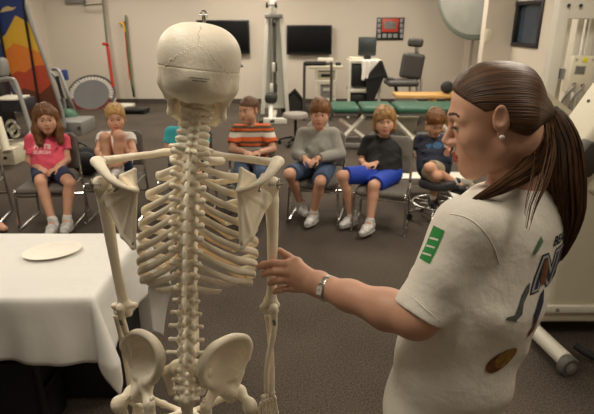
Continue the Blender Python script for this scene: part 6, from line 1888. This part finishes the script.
# ---------------------------------------------------------------- table, cloth, plate
TX0, TX1, TY0, TY1, TZ = -2.7, -.765, 1.655, 2.255, .735
t = thing('folding_table', 'folding table under the white cloth at the left', 'table', ((TX0 + TX1) / 2, (TY0 + TY1) / 2, 0))
MB().box(((TX0 + TX1) / 2, (TY0 + TY1) / 2, TZ - .02), ((TX1 - TX0) / 2, (TY1 - TY0) / 2, .019), bev=.008).build('tabletop', M_beige, t)
for x in (TX0 + .2, TX1 - .3):
    for y in (TY0 + .06, TY1 - .06): MB().tube([V3(x, y, TZ - .03), V3(x, y, 0)], .014).build('leg', M_black, t)
    MB().tube([V3(x, TY0 + .06, .25), V3(x, TY1 - .06, .25)], .010).build('leg_brace', M_black, t)
of, ob, orr = .275, .60, .27
xs = np.linspace(TX0 - .27, TX1 + orr, 150); ys = np.linspace(TY0 - of, TY1 + ob, 96)
V = []
rng = np.random.default_rng(4)
for x in xs:
    for y in ys:
        cx, cy = min(max(x, TX0), TX1), min(max(y, TY0), TY1)
        dx, dy = x - cx, y - cy; e = math.hypot(dx, dy)
        z = TZ + .004 + .0015 * math.sin(9 * x + 3 * y) * math.sin(7 * y)
        if e > 1e-6:
            d = V3(dx, dy, 0) / e; ang = math.atan2(dy, dx); s = cx * 7 + cy * 7
            corner = 1.0 if abs(dx) > 1e-6 and abs(dy) > 1e-6 else 0.0
            wv = .012 * math.sin(s * 1.3 + .8) + .009 * math.sin(s * 2.9) + .005 * math.sin(s * 6.1)
            if corner: wv += .10 * math.sin(2 * abs(math.atan2(abs(dy), abs(dx)))) ** 2
            r = .014
            out = r * (1 - math.exp(-e / r)) + (wv + .02) * min(1, e / .25)
            drop = max(0, e - r * .6) * (1 if not corner else .985)
            V.append((cx + d[0] * out, cy + d[1] * out, max(.012, z - drop)))
        else: V.append((x, y, z))
n = len(ys); Q = []
for i in range(len(xs) - 1):
    for j in range(n - 1): Q.append((i * n + j, (i + 1) * n + j, (i + 1) * n + j + 1, i * n + j + 1))
me = make_mesh('tablecloth', np.array(V), np.array(Q))
cl = put('tablecloth', me, mat('tablecloth_white', (222, 220, 215), .8, var=.02, scale=4, bump=.9, bscale=5))
so = cl.modifiers.new('thick', 'SOLIDIFY'); so.thickness = .0016; so.offset = 1
rebase(cl); tag(cl, 'white tablecloth hanging over the folding table', 'tablecloth')
c = PZ(53, 253, TZ + .007)
o = MB().lathe([(.001, .002), (.085, .002), (.10, .007), (.128, .013), (.130, .015), (.1, .010), (.084, .0045), (.001, .0045)], (0, 0, 0), None, 56, closed=False).build('paper_plate', mat('paper_plate', (238, 232, 218), .6, var=.02))
o.location = Vector(c); o.rotation_euler = (0, 0, math.radians(24)); o.scale = (.93, .72, 1); o['label'] = 'cream paper plate lying on the white tablecloth'; o['category'] = 'plate'
# black blocks added for the deep shade under the table, and a crumpled cloth
t = thing('shade_block', 'black block added as the deep shade under the table', 'crate', (-1.65, 2.0, 0))
mk_ = mat('shade_black', (12, 12, 13), .7)
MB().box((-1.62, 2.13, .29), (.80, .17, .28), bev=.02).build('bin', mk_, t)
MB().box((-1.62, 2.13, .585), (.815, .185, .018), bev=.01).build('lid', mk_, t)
t = thing('low_shade_block', 'low black block added to fill the shade under the table', 'box', (-1.7, 1.82, 0))
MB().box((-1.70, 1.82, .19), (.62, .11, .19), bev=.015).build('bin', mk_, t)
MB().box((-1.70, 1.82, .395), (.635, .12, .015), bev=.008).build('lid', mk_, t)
A = []
rng = np.random.default_rng(9)
c0 = P(52, 366, 1.83)
c0 = V3(c0[0], 1.80, .418)
for i in range(16):
    c = c0 + V3(rng.uniform(-.19, .19), rng.uniform(-.05, .08), .012 + rng.uniform(0, .02)); d = V3(rng.uniform(-1, 1), rng.uniform(-.6, .6), 0) * .06
    A.append((cone(c - d, c + d, .012, .018), .02))
A.append((ell(c0 + V3(0, 0, .005), (.22, .09, .016)), .02))
o = putblob('folded_cloth', blob(A, .006), mat('unbleached_cloth', (190, 180, 156), .85, var=.1, scale=12)); rebase(o); tag(o, 'crumpled pale cloth on the low black block under the table', 'cloth')

# ---------------------------------------------------------------- lights, world, camera
for i, (x, y) in enumerate(CL_POS):
    ld = bpy.data.lights.new('troffer_light', 'AREA'); ld.shape = 'RECTANGLE'; ld.size = .56; ld.size_y = 1.18
    ld.energy = LIGHT_E[i]; ld.color = (1.0, .905, .765)
    lo_ = bpy.data.objects.new('troffer_light', ld); COL.objects.link(lo_); lo_.location = (x, y, CZ - .05)
w = bpy.data.worlds.new('World'); SC.world = w; w.use_nodes = True
w.node_tree.nodes['Background'].inputs[0].default_value = (1.0, .9, .78, 1); w.node_tree.nodes['Background'].inputs[1].default_value = .05
cd = bpy.data.cameras.new('camera'); cam = bpy.data.objects.new('camera', cd); COL.objects.link(cam)
cam.location = (0, 0, CAM_H); cam.rotation_euler = (math.pi / 2 - PITCH, 0, 0)
cd.sensor_width = 36; cd.lens = FPX / 594 * 36; cd.clip_start = .02
cd.dof.use_dof = True; cd.dof.focus_distance = 1.1; cd.dof.aperture_fstop = 8.0
SC.camera = cam
SC.view_settings.view_transform = 'Standard'; SC.view_settings.look = 'None'; SC.view_settings.gamma = 1.0; SC.view_settings.use_curve_mapping = False
SC.view_settings.exposure = EXPOSURE
